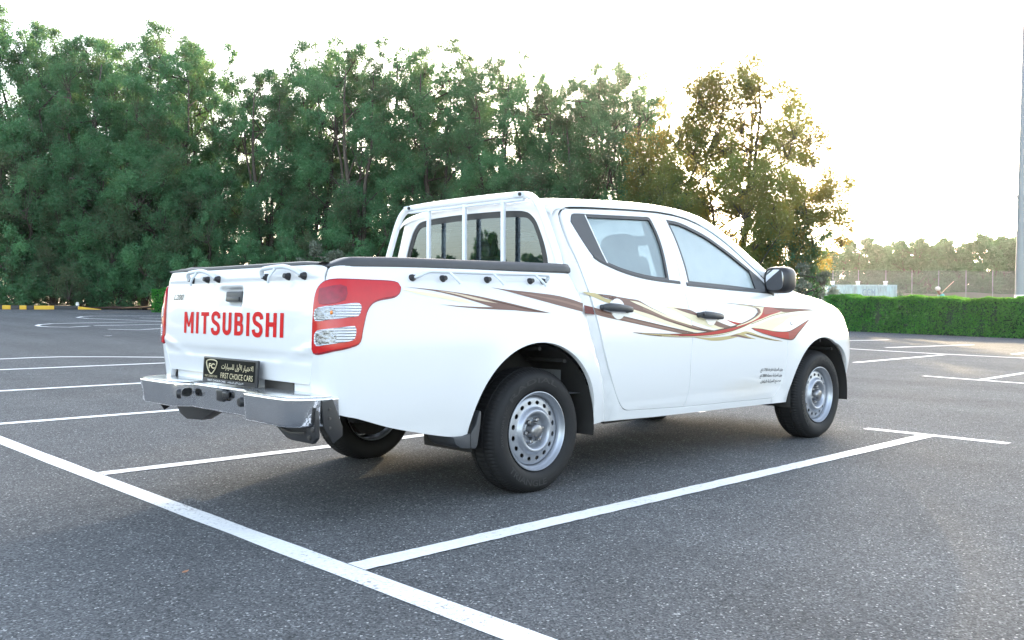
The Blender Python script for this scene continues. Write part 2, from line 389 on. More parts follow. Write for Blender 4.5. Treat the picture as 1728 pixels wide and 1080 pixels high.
DEC = {'cream': vinyl("cream_vinyl", (.78, .70, .48), fade=.05), 'gold': vinyl("gold_vinyl", (0.459, 0.370, 0.178)), 'brown': vinyl("brown_vinyl", (0.174, 0.096, 0.078)),
       'tan': vinyl("tan_vinyl", (.62, .50, .36)), 'tan2': vinyl("light_brown_vinyl", (0.244, 0.148, 0.111)), 'dark': vinyl("dark_brown_vinyl", (.075, .030, .022), False), 'darkred': vinyl("maroon_vinyl", (0.118, 0.016, 0.015), False),
       'red': vinyl("red_stripe_vinyl", (0.414, 0.016, 0.015), False), 'rosy': vinyl("faded_red_vinyl", (0.311, 0.063, 0.056), False, .2), 'white': M['white']}
# ---------------------------------------------------------------- body skin of the truck
def itp(xs,ys,x):
    # monotone-ish cubic hermite
    n=len(xs)
    if x<=xs[0]: return ys[0]+(x-xs[0])*(ys[1]-ys[0])/(xs[1]-xs[0])
    if x>=xs[-1]: return ys[-1]+(x-xs[-1])*(ys[-1]-ys[-2])/(xs[-1]-xs[-2])
    i=0
    while x>xs[i+1]: i+=1
    def sl(k):
        if k==0: return (ys[1]-ys[0])/(xs[1]-xs[0])
        if k==n-1: return (ys[-1]-ys[-2])/(xs[-1]-xs[-2])
        a=(ys[k]-ys[k-1])/(xs[k]-xs[k-1]); b=(ys[k+1]-ys[k])/(xs[k+1]-xs[k])
        if a*b<=0: return 0.0
        h0=xs[k]-xs[k-1]; h1=xs[k+1]-xs[k]
        w1=2*h1+h0; w2=h1+2*h0
        return (w1+w2)/(w1/a+w2/b)
    h=xs[i+1]-xs[i]; t=(x-xs[i])/h; m0=sl(i); m1=sl(i+1)
    return ((2*t**3-3*t*t+1)*ys[i]+(t**3-2*t*t+t)*h*m0+(-2*t**3+3*t*t)*ys[i+1]+(t**3-t*t)*h*m1)
PZ=[.20,.28,.36,.45,.55,.65,.78,.90,1.0,1.06,1.12,1.20]
PY=[.815,.825,.842,.866,.883,.892,.896,.890,.879,.868,.847,.816]
LEAN=.36
def prof(z):
    if z<=1.12: return itp(PZ,PY,z)
    return .847-LEAN*(z-1.12)
def ssx(a,b,x):
    t=min(1,max(0,(x-a)/(b-a))); return t*t*(3-2*t)
def bump(x,z,cx,cz,R,amp,w):
    r=math.hypot(x-cx,z-cz)
    return amp*math.exp(-((r-R)/w)**2) if r>R else amp
def ySide(x,z):
    y=prof(z)
    if x>1.8: y-=.030*((x-1.8)/1.4)**2*(0.6+0.4*ssx(.6,1.1,z))
    if x<-.3: y-=.012*((x+.3)/.9)**2
    f=1-ssx(.95,1.12,z)
    y+=f*bump(x,z,0,.33,.42,.014,.10)
    y+=f*bump(x,z,2.97,.33,.41,.014,.11)
    return y
RC=.105; S0=-1.18
XZ=[.30,.55,.64,.78,.92,1.05,1.17]; XR=[-1.26,-1.285,-1.292,-1.305,-1.302,-1.290,-1.262]
def xRear(z): return itp(XZ,XR,z)
Q0=.78; SE=S0-RC*math.pi/2
FS=3.15; FR=.62; 
def B(s,z):
    """right side body skin, s=x along the side, wrapping round the rear corner to the tailgate"""
    if s>=FS:
        th=(s-FS)/FR
        yb=ySide(FS,z); 
        xf=itp([.25,.40,.55,.70,.80,.90,1.0],[3.70,3.76,3.80,3.78,3.75,3.66,3.5],z)  # front-most x
        rx=xf-FS
        if th<=math.pi/2:
            ry=min(FR,yb-.05)
            e=.80
            return (FS+rx*math.sin(th)**e, -(yb-ry+ry*math.cos(th)**e), z)
        return (xf, -(yb-FR)*max(0,1-(th-math.pi/2)*FR/.27), z)
    xc=xRear(z)+RC
    if s>=S0:
        x=s+(xc-S0)*math.exp(-(s-S0)/.12)
        return (x,-ySide(x,z),z)
    yc=ySide(xc,z)-RC
    if s>=SE:
        th=(S0-s)/RC
        return (xc-RC*math.sin(th), -(yc+RC*math.cos(th)), z)
    q=SE-s
    y=yc*(1-q/Q0)
    cr=.012*(1-(y/yc)**2)
    return (xc-RC-cr,-y,z)
DECALS=[
('cream',0,[(-0.9004,1.0563),(-0.763,1.0436),(-0.6365,1.0281),(-0.5493,1.0144),(-0.4607,0.9884)],[(-0.9008,1.0537),(-0.8061,1.0337),(-0.6816,1.0161),(-0.5513,0.9978),(-0.4607,0.9884)]),
('brown',1,[(-0.8999,1.0682),(-0.7602,1.0604),(-0.6329,1.0507),(-0.4915,1.0351),(-0.3151,1.0082),(-0.1182,0.9741),(0.0481,0.9448)],[(-0.8999,1.0682),(-0.802,1.0598),(-0.7195,1.0509),(-0.5922,1.0285),(-0.4594,0.9996),(-0.3534,0.9738),(-0.2118,0.9602),(-0.1104,0.9527),(0.0481,0.9448)]),
('tan',2,[(-0.6935,1.0526),(-0.5901,1.0423),(-0.4566,1.0207),(-0.3266,0.9953)],[(-0.6937,1.0512),(-0.5911,1.0361),(-0.4581,1.0094),(-0.3266,0.9953)]),
('dark',2,[(-0.3632,1.0115),(-0.2188,0.9863),(-0.0675,0.9615),(0.0428,0.9456)],[(-0.3637,1.0072),(-0.2195,0.9805),(-0.0683,0.9556),(0.0428,0.9456)]),
('brown',1,[(-0.6976,0.989),(-0.5978,0.9825),(-0.462,0.9772),(-0.3484,0.9745),(-0.2118,0.9602)],[(-0.6976,0.989),(-0.5983,0.9783),(-0.4628,0.9695),(-0.3496,0.9646),(-0.2118,0.9602)]),
('brown',1,[(-0.361,1.0736),(-0.2558,1.0644),(-0.0538,1.0509),(0.1056,1.0376),(0.2145,1.0193),(0.3034,0.998)],[(-0.361,1.0736),(-0.2575,1.0571),(-0.1604,1.0378),(-0.0082,1.0087),(0.1518,0.9782),(0.2971,0.9519)]),
('tan2',2,[(-0.1581,1.0496),(-0.0042,1.0327),(0.1566,1.0112),(0.3012,0.9832)],[(-0.159,1.0452),(-0.0057,1.0244),(0.1548,0.9997),(0.2993,0.9691)]),
('darkred',1,[(0.3114,0.9887),(0.3806,0.977)],[(0.3137,0.944),(0.3922,0.9359)]),
('brown',1,[(0.3883,0.9761),(0.473,0.9586),(0.6443,0.9257),(0.8787,0.8881),(1.1141,0.851),(1.3045,0.8225),(1.4273,0.8186)],[(0.4036,0.9365),(0.4689,0.9234),(0.6418,0.8979),(0.8765,0.862),(1.1125,0.8276),(1.2439,0.813),(1.4273,0.8186)]),
('tan2',2,[(0.4123,0.9587),(0.6433,0.915),(0.8779,0.878),(1.1135,0.8424)],[(0.4115,0.9523),(0.6426,0.9077),(0.8772,0.8705),(1.1131,0.8363)]),
('dark',2,[(0.6443,0.9257),(0.8788,0.889),(1.1142,0.8519),(1.3046,0.8234)],[(0.644,0.9224),(0.8783,0.8839),(1.1137,0.8458),(1.3043,0.819)]),
('gold',1,[(0.3025,1.0614),(0.3698,1.0576),(0.4377,1.0504),(0.484,1.0284),(0.5499,1.0168)],[(0.3025,1.0614),(0.3659,1.0409),(0.4226,1.0255),(0.5282,0.9989),(0.5499,1.0168)]),
('dark',2,[(0.4304,1.0503),(0.5126,1.0464),(0.592,1.0383)],[(0.4304,1.0503),(0.4965,1.0293),(0.5876,1.0171)]),
('cream',1,[(0.6515,0.9797),(0.8051,0.9557),(0.9369,0.9241),(1.1026,0.8859),(1.3058,0.8421),(1.4119,0.8225)],[(0.6502,0.9715),(0.7762,0.9383),(0.9344,0.8986),(1.1006,0.8625),(1.2748,0.8301),(1.4119,0.8225)]),
('brown',2,[(0.4758,1.0468),(0.5979,1.0367),(0.6982,1.0261),(0.7883,1.0167),(0.8767,0.9835),(0.9954,0.9461),(1.1192,0.9092),(1.2929,0.8689),(1.4289,0.8438),(1.5546,0.8292)],[(0.4739,1.0388),(0.5918,1.0049),(0.7019,0.9716),(0.8833,0.9345),(1.0461,0.8942),(1.291,0.8459),(1.4278,0.8276),(1.5541,0.8218)]),
('tan2',3,[(0.8216,0.9767),(0.9933,0.9298),(1.1897,0.8824),(1.3673,0.8474)],[(0.8198,0.9649),(0.992,0.9187),(1.1888,0.8719),(1.3668,0.8412)]),
('cream',3,[(0.7064,1.0146),(0.7865,1.0067),(0.889,0.9751),(1.0772,0.9208),(1.293,0.8698)],[(0.7064,1.0146),(0.7585,0.9982),(0.8738,0.9649),(1.048,0.914),(1.2924,0.8636)]),
('dark',3,[(1.103,0.8902),(1.2915,0.8529),(1.4439,0.8346),(1.5544,0.8255)],[(1.1026,0.885),(1.2908,0.8441),(1.4433,0.8255),(1.554,0.82)]),
('cream',0,[(1.0223,0.9838),(1.1292,0.9814),(1.2871,0.9524),(1.4496,0.9005),(1.5892,0.858),(1.753,0.8419)],[(1.0223,0.9838),(1.1391,0.9527),(1.2808,0.9019),(1.4307,0.8646),(1.5715,0.8399),(1.753,0.8419)]),
('brown',1,[(1.1135,0.9745),(1.2296,0.9675),(1.303,0.9577),(1.3609,0.9371)],[(1.1135,0.9745),(1.1979,0.9543),(1.2848,0.9364),(1.3593,0.9254)]),
('brown',1,[(1.5365,0.8971),(1.6554,0.8683),(1.7535,0.8485)],[(1.4798,0.8867),(1.5728,0.8564),(1.6695,0.8403)]),
('red',1,[(1.6717,0.8988),(1.7569,0.884),(1.858,0.8717)],[(1.6717,0.8988),(1.7393,0.8767),(1.8222,0.857)]),
('gold',1,[(1.3186,0.7911),(1.4892,0.7866),(1.6506,0.7905),(1.7674,0.7994),(1.8354,0.7924)],[(1.3186,0.7911),(1.4264,0.7753),(1.5212,0.7658),(1.6508,0.7683),(1.8354,0.7887)]),
('gold',0,[(1.7337,0.7982),(1.8359,0.8095),(1.9223,0.7869),(2.0204,0.7665)],[(1.7336,0.7907),(1.8182,0.7852),(1.8874,0.7743),(2.0205,0.7646)]),
('brown',2,[(1.7169,0.7929),(1.7844,0.801),(1.8699,0.788),(1.9577,0.7708)],[(1.7169,0.7883),(1.7842,0.7878),(1.87,0.7765),(1.9578,0.7689)]),
('gold',1,[(1.793,0.8036),(1.9058,0.8197),(2.0838,0.7855),(2.2337,0.7627),(2.37,0.7425)],[(1.793,0.8036),(1.9224,0.7984),(2.084,0.77),(2.2341,0.7508),(2.3701,0.7405)]),
('dark',2,[(1.9052,0.8082),(2.0838,0.7797),(2.2338,0.7567),(2.3602,0.7428)],[(1.905,0.8025),(2.0839,0.7739),(2.234,0.7528),(2.3602,0.7418)]),
('cream',0,[(1.9784,0.8454),(2.0896,0.8711),(2.2238,0.8994),(2.4227,0.9232),(2.5898,0.9378),(2.7635,0.9456)],[(1.9778,0.8377),(2.1037,0.8242),(2.2534,0.8139),(2.4315,0.8321),(2.5194,0.8869),(2.7617,0.9373)]),
('white',1,[(2.2351,0.8251),(2.3756,0.8681),(2.4804,0.9025),(2.6718,0.922)],[(2.2349,0.8231),(2.3902,0.8156),(2.5362,0.8582),(2.6705,0.9147)]),
('dark',4,[(0.7185,0.8336),(0.874,0.825),(1.0405,0.8194),(1.2143,0.8171),(1.4119,0.8225),(1.5875,0.8378),(1.7374,0.8562),(1.8408,0.8719),(1.9389,0.8938),(2.013,0.9183),(2.053,0.9433)],[(0.7183,0.8311),(0.8734,0.8132),(1.0397,0.8005),(1.2136,0.7942),(1.4108,0.7928),(1.5855,0.7992),(1.7176,0.8135),(1.8202,0.8343),(1.9359,0.8651),(2.0562,0.9006),(2.0945,0.9393)]),
('gold',5,[(0.7932,0.8256),(0.9011,0.8203),(1.0402,0.8142),(1.1553,0.812)],[(0.7931,0.8231),(0.9008,0.8152),(1.0399,0.8065),(1.155,0.8042)]),
('cream',5,[(0.9835,0.8059),(1.2137,0.7995),(1.4109,0.7991),(1.5857,0.8066),(1.7348,0.8225),(1.8732,0.8497),(1.9999,0.8817)],[(0.9835,0.8042),(1.2136,0.7969),(1.4109,0.7955),(1.5855,0.802),(1.7345,0.8169),(1.8727,0.844),(1.9992,0.875)]),
('red',6,[(1.0686,0.8128),(1.2141,0.8118),(1.4116,0.8162),(1.5869,0.8296),(1.7364,0.8449),(1.8571,0.8622),(1.965,0.8898),(2.0588,0.922),(2.1242,0.9608),(2.1801,0.9785),(2.2843,0.9736),(2.4145,0.9646)],[(1.0686,0.8111),(1.2138,0.8048),(1.411,0.8027),(1.5858,0.8103),(1.7351,0.8272),(1.8737,0.8554),(1.9818,0.88),(2.0928,0.9003),(2.208,0.9242),(2.327,0.9436),(2.3678,0.9505),(2.412,0.9525)]),
('rosy',7,[(2.1242,0.9608),(2.1389,0.9784),(2.2847,0.9756),(2.3616,0.9686)],[(2.1217,0.9471),(2.1429,0.9294),(2.2486,0.9389),(2.3583,0.9526)]),
('darkred',7,[(2.2654,0.9756),(2.4112,0.9676),(2.596,0.9666),(2.8338,0.9603)],[(2.2649,0.9736),(2.3393,0.9566),(2.4064,0.9444),(2.5928,0.9522),(2.8335,0.9592)]),
('dark',5,[(1.6951,1.0049),(1.8426,0.9998),(1.9811,0.9917),(2.125,0.9833),(2.4123,0.9727),(2.5967,0.9697),(2.8453,0.9613)],[(1.6947,1.003),(1.8418,0.996),(1.9799,0.9859),(2.1236,0.9764),(2.4107,0.9656),(2.5955,0.9646),(2.845,0.9603)]),
('cream',5,[(1.8418,0.996),(1.9801,0.9869),(2.1242,0.9794),(2.1988,0.9775)],[(1.8408,0.9913),(1.9789,0.9811),(2.0841,0.9637),(2.1496,0.9666)]),
('brown',6,[(1.9283,0.9935),(2.0156,0.985),(2.0818,0.9705),(2.0953,0.9442),(2.0543,0.9152),(1.9649,0.8888),(1.8398,0.8624)],[(1.9277,0.9906),(2.0056,0.9802),(2.0518,0.9666),(2.0623,0.9443),(2.0184,0.9183),(1.9389,0.8938),(1.8232,0.8683)]),
('cream',6,[(1.9976,0.985),(2.086,0.9735),(2.1246,0.9627),(2.1003,0.9296),(2.0288,0.8989),(1.9101,0.8711),(1.7876,0.8518)],[(1.997,0.9821),(2.071,0.9715),(2.0942,0.9588),(2.079,0.9345),(2.0116,0.9067),(1.9109,0.8788),(1.788,0.8565)]),
('cream',5,[(1.9814,0.8761),(2.1118,0.9051),(2.267,0.9338),(2.4076,0.9505),(2.5944,0.9594),(2.8456,0.9624)],[(1.9802,0.8646),(2.1102,0.8904),(2.2646,0.9189),(2.4046,0.9343),(2.5919,0.9481),(2.8448,0.9592)]),
('dark',6,[(1.9627,0.8677),(2.1108,0.8963),(2.2655,0.9249),(2.4057,0.9404),(2.5928,0.9522),(2.9011,0.9581)],[(1.9624,0.8648),(2.1105,0.8934),(2.2651,0.9219),(2.4051,0.9374),(2.5921,0.9491),(2.9009,0.957)]),
('dark',3,[(1.9604,0.8428),(2.1043,0.832),(2.2726,0.8135),(2.4499,0.8105),(2.537,0.8285),(2.6408,0.858),(2.7575,0.8912)],[(2.0036,0.8238),(2.1393,0.7942),(2.3301,0.7635),(2.4595,0.7485),(2.5183,0.7501),(2.5839,0.7898),(2.7566,0.8859)]),
('red',4,[(1.9778,0.8387),(2.104,0.8281),(2.2724,0.8096),(2.4496,0.8055)],[(2.0125,0.8227),(2.1394,0.7981),(2.33,0.7695),(2.4593,0.7556)]),
('rosy',4,[(2.4496,0.8055),(2.5428,0.8243),(2.6446,0.8548),(2.7436,0.8861)],[(2.4593,0.7556),(2.51,0.7565),(2.5716,0.7921),(2.7433,0.884)]),
]
TAIL=[(-1.3526,0.7804),(-1.3549,0.8581),(-1.3467,0.9529),(-1.3374,1.0137),(-1.3235,1.0481),(-1.2907,1.0782),(-1.2516,1.0891),(-1.1809,1.0908),(-1.066,1.0892),(-0.958,1.0866),(-0.9256,1.0799),(-0.917,1.0642),(-0.9273,1.0403),(-0.9534,1.0248),(-1.0291,1.0117),(-1.0705,0.9956),(-1.0981,0.9648),(-1.1124,0.9265),(-1.1263,0.8729),(-1.1372,0.8273),(-1.1554,0.8127),(-1.2414,0.7939)]
CLEAR1=[(-1.3272,0.9645),(-1.2936,0.9753),(-1.2396,0.9816),(-1.1976,0.9876),(-1.1396,0.9911),(-1.1294,0.9801),(-1.134,0.9532),(-1.145,0.9363),(-1.1977,0.9289),(-1.2566,0.9221),(-1.3277,0.9153),(-1.3365,0.9343)]
CLEAR2=[(-1.3318,0.8625),(-1.3179,0.8739),(-1.2403,0.8841),(-1.1619,0.8925),(-1.1563,0.8811),(-1.1587,0.8507),(-1.1708,0.8323),(-1.2412,0.82),(-1.3244,0.8079),(-1.3359,0.8208)]
REFL=[(-1.3082,1.0521),(-1.2219,1.0689),(-1.1981,1.0617),(-1.2019,1.0062),(-1.3073,0.9881)]
# ---------------------------------------------------------------- ground, lot, markings
def gh(Y): return .0315 * math.log(1 + math.exp(min(40.0, (Y - 3.5) / 1.5))) if Y < 60 else .0315 * 56.5 / 1.5
def asphalt():
    m, n, l, b = nmat("asphalt"); tc = n.new('ShaderNodeTexCoord')
    def noise(sc, det=4, ro=.6):
        x = n.new('ShaderNodeTexNoise'); x.inputs['Scale'].default_value = sc; x.inputs['Detail'].default_value = det; x.inputs['Roughness'].default_value = ro; l.new(tc.outputs['Object'], x.inputs['Vector']); return x
    vo = n.new('ShaderNodeTexVoronoi'); vo.inputs['Scale'].default_value = 150; l.new(tc.outputs['Object'], vo.inputs['Vector'])
    sepc = n.new('ShaderNodeSeparateColor'); l.new(vo.outputs['Color'], sepc.inputs[0])
    ra = n.new('ShaderNodeValToRGB'); e = ra.color_ramp.elements
    e[0].position = 0; e[0].color = (.046, .048, .051, 1); e[1].position = 1; e[1].color = (.46, .46, .45, 1)
    for p, c in ((.35, .088), (.66, .114), (.91, .152), (.978, .22)): q = e.new(p); q.color = (c * .97, c * 1.01, c * 1.045, 1)
    l.new(sepc.outputs[0], ra.inputs[0])
    big = noise(.35, 5); mid = noise(3.0, 6, .7)
    ad = n.new('ShaderNodeMath'); ad.operation = 'ADD'; l.new(big.outputs['Fac'], ad.inputs[0]); l.new(mid.outputs['Fac'], ad.inputs[1])
    mr = n.new('ShaderNodeMapRange'); mr.inputs[1].default_value = .6; mr.inputs[2].default_value = 1.4; mr.inputs[3].default_value = .80; mr.inputs[4].default_value = 1.22; l.new(ad.outputs[0], mr.inputs[0])
    mx = n.new('ShaderNodeMix'); mx.data_type = 'RGBA'; mx.blend_type = 'MULTIPLY'; mx.inputs[0].default_value = 1; l.new(ra.outputs[0], mx.inputs[6]); l.new(mr.outputs[0], mx.inputs[7])
    # oil spots
    sp = noise(1.3, 2, .4); so = n.new('ShaderNodeMapRange'); so.inputs[1].default_value = .70; so.inputs[2].default_value = .78; so.inputs[3].default_value = 1; so.inputs[4].default_value = .72; l.new(sp.outputs['Fac'], so.inputs[0])
    # paver lanes and faint wheel tracks
    mpn = n.new('ShaderNodeMapping'); mpn.inputs['Scale'].default_value = (.9, .05, 1); mpn.inputs['Rotation'].default_value = (0, 0, .12); l.new(tc.outputs['Object'], mpn.inputs[0])
    tr = n.new('ShaderNodeTexNoise'); tr.inputs['Scale'].default_value = 1.0; tr.inputs['Detail'].default_value = 5; l.new(mpn.outputs[0], tr.inputs['Vector'])
    trm = n.new('ShaderNodeMapRange'); trm.inputs[1].default_value = .3; trm.inputs[2].default_value = .7; trm.inputs[3].default_value = .84; trm.inputs[4].default_value = 1.12; l.new(tr.outputs['Fac'], trm.inputs[0])
    sm = n.new('ShaderNodeMath'); sm.operation = 'MULTIPLY'; l.new(so.outputs[0], sm.inputs[0]); l.new(trm.outputs[0], sm.inputs[1])
    m2 = n.new('ShaderNodeMix'); m2.data_type = 'RGBA'; m2.blend_type = 'MULTIPLY'; m2.inputs[0].default_value = 1; l.new(mx.outputs[2], m2.inputs[6]); l.new(sm.outputs[0], m2.inputs[7])
    l.new(m2.outputs[2], b.inputs['Base Color']); b.inputs['Roughness'].default_value = .9; b.inputs['Specular IOR Level'].default_value = .1
    bp = n.new('ShaderNodeBump'); bp.inputs['Strength'].default_value = .55; bp.inputs['Distance'].default_value = .004; l.new(vo.outputs['Distance'], bp.inputs['Height']); l.new(bp.outputs[0], b.inputs['Normal'])
    return m
def road_paint():
    m, n, l, b = nmat("road_paint"); tc = n.new('ShaderNodeTexCoord')
    a = n.new('ShaderNodeTexNoise'); a.inputs['Scale'].default_value = 60; a.inputs['Detail'].default_value = 5; a.inputs['Roughness'].default_value = .7; l.new(tc.outputs['Object'], a.inputs['Vector'])
    c = n.new('ShaderNodeTexNoise'); c.inputs['Scale'].default_value = 1.6; c.inputs['Detail'].default_value = 4; l.new(tc.outputs['Object'], c.inputs['Vector'])
    s = n.new('ShaderNodeMath'); s.operation = 'MULTIPLY_ADD'; s.inputs[1].default_value = .55; l.new(c.outputs['Fac'], s.inputs[0]); l.new(a.outputs['Fac'], s.inputs[2])
    r = n.new('ShaderNodeValToRGB'); e = r.color_ramp.elements; e[0].position = .60; e[0].color = (.80, .80, .78, 1); e[1].position = 1.0; e[1].color = (.22, .20, .20, 1)
    q = e.new(.90); q.color = (.66, .66, .65, 1)
    l.new(s.outputs[0], r.inputs[0]); l.new(r.outputs[0], b.inputs['Base Color']); b.inputs['Roughness'].default_value = .65
    bp = n.new('ShaderNodeBump'); bp.inputs['Strength'].default_value = .4; bp.inputs['Distance'].default_value = .003; l.new(a.outputs['Fac'], bp.inputs['Height']); l.new(bp.outputs[0], b.inputs['Normal'])
    return m
M['asphalt'] = asphalt(); M['paint'] = road_paint()
M['soil'] = pmat("sandy_soil", (.20, .15, .10), .9, var=.35, vscale=1.2, bump=.4, bscale=30)
M['mulch'] = pmat("brown_bark_mulch", (.075, .038, .026), .9, var=.6, vscale=28, bump=.8, bscale=40)
M['kerb_y'] = pmat("yellow_kerb_paint", (.62, .38, .03), .6, var=.15)
M['kerb_k'] = pmat("black_kerb_paint", (.03, .031, .034), .6, var=.3)
M['concrete'] = pmat("pale_concrete", (.55, .54, .51), .8, var=.15, vscale=10)
def sheet(name, xs, ys, mat, dz):
    mb = MB(); mb.grid(lambda u, v: (u, v, gh(v) + dz), xs, ys); o = mb.build(name, mat, None, True, None); return tag(o, kind='structure')
gx = [-900, -300, -120, -60, -40] + list(range(-30, 61, 6)) + [80, 120, 200, 400, 1100]
gy = [-900, -300, -100, -40, -20, -10, -4] + [i * .5 for i in range(-3, 24)] + [12, 14, 16, 18, 20, 24, 28, 32, 36, 40, 44, 50, 60, 61, 80, 120, 300, 1100]
sheet('ground', gx, gy, M['soil'], -.03)
# the lot ends at the hedge (x about 27.3) and at the kerb on the tree side
lot = MB(); lot.grid(lambda u, v: (u, v, gh(v)), [-60, -40, -20, -10, -5, 0, 5, 10, 15, 20, 27.2], [y for y in gy if -40 <= y <= 40] + [41.6])
tag(lot.build('parking_lot', M['asphalt'], None, True, None), kind='structure')
def line_mark(name, pts, w, label=None):
    """a painted line of width w following the ground"""
    P = []
    for i in range(len(pts) - 1):
        a = Vector(pts[i]); c = Vector(pts[i + 1]); k = max(1, int((c - a).length / (.03 if abs(a.y) < 8 and abs(a.x) < 8 else .4)))
        P += [a + (c - a) * (j / k) for j in range(k)]
    P.append(Vector(pts[-1])); V = []; n = len(P)
    for i, p in enumerate(P):
        t = (P[min(i + 1, n - 1)] - P[max(i - 1, 0)]).normalized(); q = Vector((-t.y, t.x)) * (w / 2 + random.uniform(-.003, .003))
        for s_ in (p + q, p - q): V.append((s_.x, s_.y, gh(s_.y) + line_mark.z))
    F = [(2 * i, 2 * i + 1, 2 * i + 3, 2 * i + 2) for i in range(n - 1)]
    o = mesh_obj(name, V, [f[::-1] for f in F], M['paint'], None, True); o.data.update()
    return tag(o, kind='structure')
line_mark.z = .0025
line_mark('lane_line', [(-1.54, -9.0), (-1.54, 36.0)], .11)
line_mark.z = .0045
for y in (-1.355, 1.235, 3.93, 6.58, 9.3): line_mark('bay_line', [(-1.485, y), (3.72, y)], .115)
line_mark.z = .0025
for y in (-1.38, 1.25, 3.93): line_mark('bay_end_line', [(3.73 if y < 0 else 3.75, y - .54), (3.76, y + .54)], .10)
crv = [(0.2, 11.25), (.61, 11.27), (1.1, 11.33), (1.5, 11.30), (2.1, 10.95), (2.78, 10.45), (4.2, 9.3)]
line_mark('curved_line', crv, .11)
line_mark('hairpin_line', [(11.75, 31.69), (9.11, 31.66), (8.51, 31.08), (8.01, 30.08), (8.01, 29.04), (8.43, 27.95), (9.28, 25.85), (10.2, 24.2)], .12)
line_mark('hairpin_line', [(10.6, 25.75), (9.15, 25.53), (6.84, 25.16), (5.53, 24.76), (5.02, 24.17), (4.75, 23.55), (4.68, 23.02), (4.76, 22.59), (5.16, 22.19), (5.89, 22.75)], .12)
line_mark('far_bay_line', [(6.09, 22.96), (8.9, 23.6)], .12)
line_mark('far_bay_line', [(5.63, 20.63), (6.19, 20.06), (8.0, 21.2)], .11)
line_mark('far_bay_line', [(9.9, 29.26), (10.41, 28.51)], .12)
line_mark('row_line', [(16.45, 5.9), (15.2, -6.0)], .12)
line_mark('row_line', [(11.96, 3.24), (15.86, 3.26)], .12)
line_mark('row_line', [(17.71, 5.27), (21.33, 4.64)], .13)
line_mark('row_line', [(20.28, 7.44), (22.0, 7.1)], .13)
line_mark('row_line', [(17.39, 2.44), (20.5, 2.44)], .13)
line_mark('row_line', [(9.86, 1.2), (9.5, -.6)], .10)
line_mark('row_line', [(9.75, .39), (12.6, .46)], .10)
# ---- kerb with yellow and black blocks, in front of the trees
kb = thing('striped_kerb', 'low kerb painted in yellow and black blocks in front of the dense trees', 'kerb')
cuts = [1.0, 2.3, 3.8, 5.4, 6.5, 7.6, 8.7, 9.25, 9.75, 10.2, 10.6, 11.0, 11.5]
K0 = Vector((8.2, 42.9)); KD = (Vector((12.8, 41.3)) - K0).normalized(); KN = Vector((-KD.y, KD.x))
tt = [-2.8, -1.5, -.4, .25, .75, 1.1, 1.45, 1.75, 2.05, 2.9, 3.9]
for i in range(len(tt) - 1):
    a = K0 + KD * (tt[i] + .006); c = K0 + KD * (tt[i + 1] - .006); m_ = (a + c) / 2
    mb = MB(); mb.box((m_.x, m_.y, gh(m_.y) + .075), ((c - a).length, .16, .19), (0, 0, math.atan2(KD.y, KD.x)), .018)
    mb.build('yellow_block' if i % 2 == 0 else 'black_block', M['kerb_y'] if i % 2 == 0 else M['kerb_k'], kb)
a = K0 + KD * 3.9; c = K0 + KD * 4.9
mb = MB(); mb.prism([(0, 0), (1.0, 0), (1.0, .03), (0, .17)], lambda p, d: (a.x + KD.x * (p[0] + .01) + KN.x * d, a.y + KD.y * (p[0] + .01) + KN.y * d, gh(a.y) - .02 + p[1]), -.08, .08, .01); mb.build('yellow_ramp_block', M['kerb_y'], kb)
bp_ = K0 + KD * 3.88 + KN * .3
st = thing('marker_post', 'short grey concrete marker post at the end of the striped kerb', 'bollard', (bp_.x, bp_.y, gh(bp_.y)))
MB().lathe([(0, 0), (.075, 0), (.07, .30), (.05, .34), (0, .35)], (0, 0, 0), (0, 0, 1), 20).build('post_shaft', M['concrete'], st)
MB().lathe([(.078, .20), (.08, .21), (.08, .25), (.076, .26)], (0, 0, 0), (0, 0, 1), 20).build('white_band', M['white_letter'], st)
mu = MB(); rnd = random.Random(3)
mu.grid(lambda u, v: (10.2 + u * .94 + v * .34, 42.2 - u * .34 + v * .94, gh(42) + .03 + .13 * math.exp(-((v - 2.2) / 1.6) ** 2) * (1 + .35 * math.sin(u * 3.1) * math.cos(v * 2.3)) ), [i * .3 for i in range(0, 90)], [i * .3 for i in range(0, 12)])
tag(mu.build('mulch_bed', M['mulch'], None), kind='structure')
# fallen leaf and scraps
def scrap(name, x, y, s_, mat, label, cat, rz):
    mb = MB(); pts = [(-1, 0), (-.5, .35), (.1, .42), (.7, .2), (1, 0), (.6, -.25), (0, -.38), (-.6, -.28)]
    V = [(p[0] * s_, p[1] * s_, .012 + .25 * s_ * (p[1] ** 2) + .1 * s_ * p[0] ** 2) for p in pts] + [(0, 0, .008)]
    F = [(i, (i + 1) % 8, 8) for i in range(8)]
    o = mesh_obj(name, V, F, mat, None, True); o.location = (x, y, gh(y)); o.rotation_euler = (0, 0, rz); tag(o, label, cat)
M['dryleaf'] = pmat("dry_leaf", (.30, .14, .07), .7, var=.3, vscale=60)
scrap('fallen_leaf', -1.99, -1.01, .022, M['dryleaf'], 'small dry brown leaf lying on the asphalt near the long white line', 'leaf', .6)
scrap('paper_scrap', 4.31, 17.06, .12, M['white_letter'], 'white paper scrap lying flat on the empty asphalt near the hairpin lines', 'litter', .2)
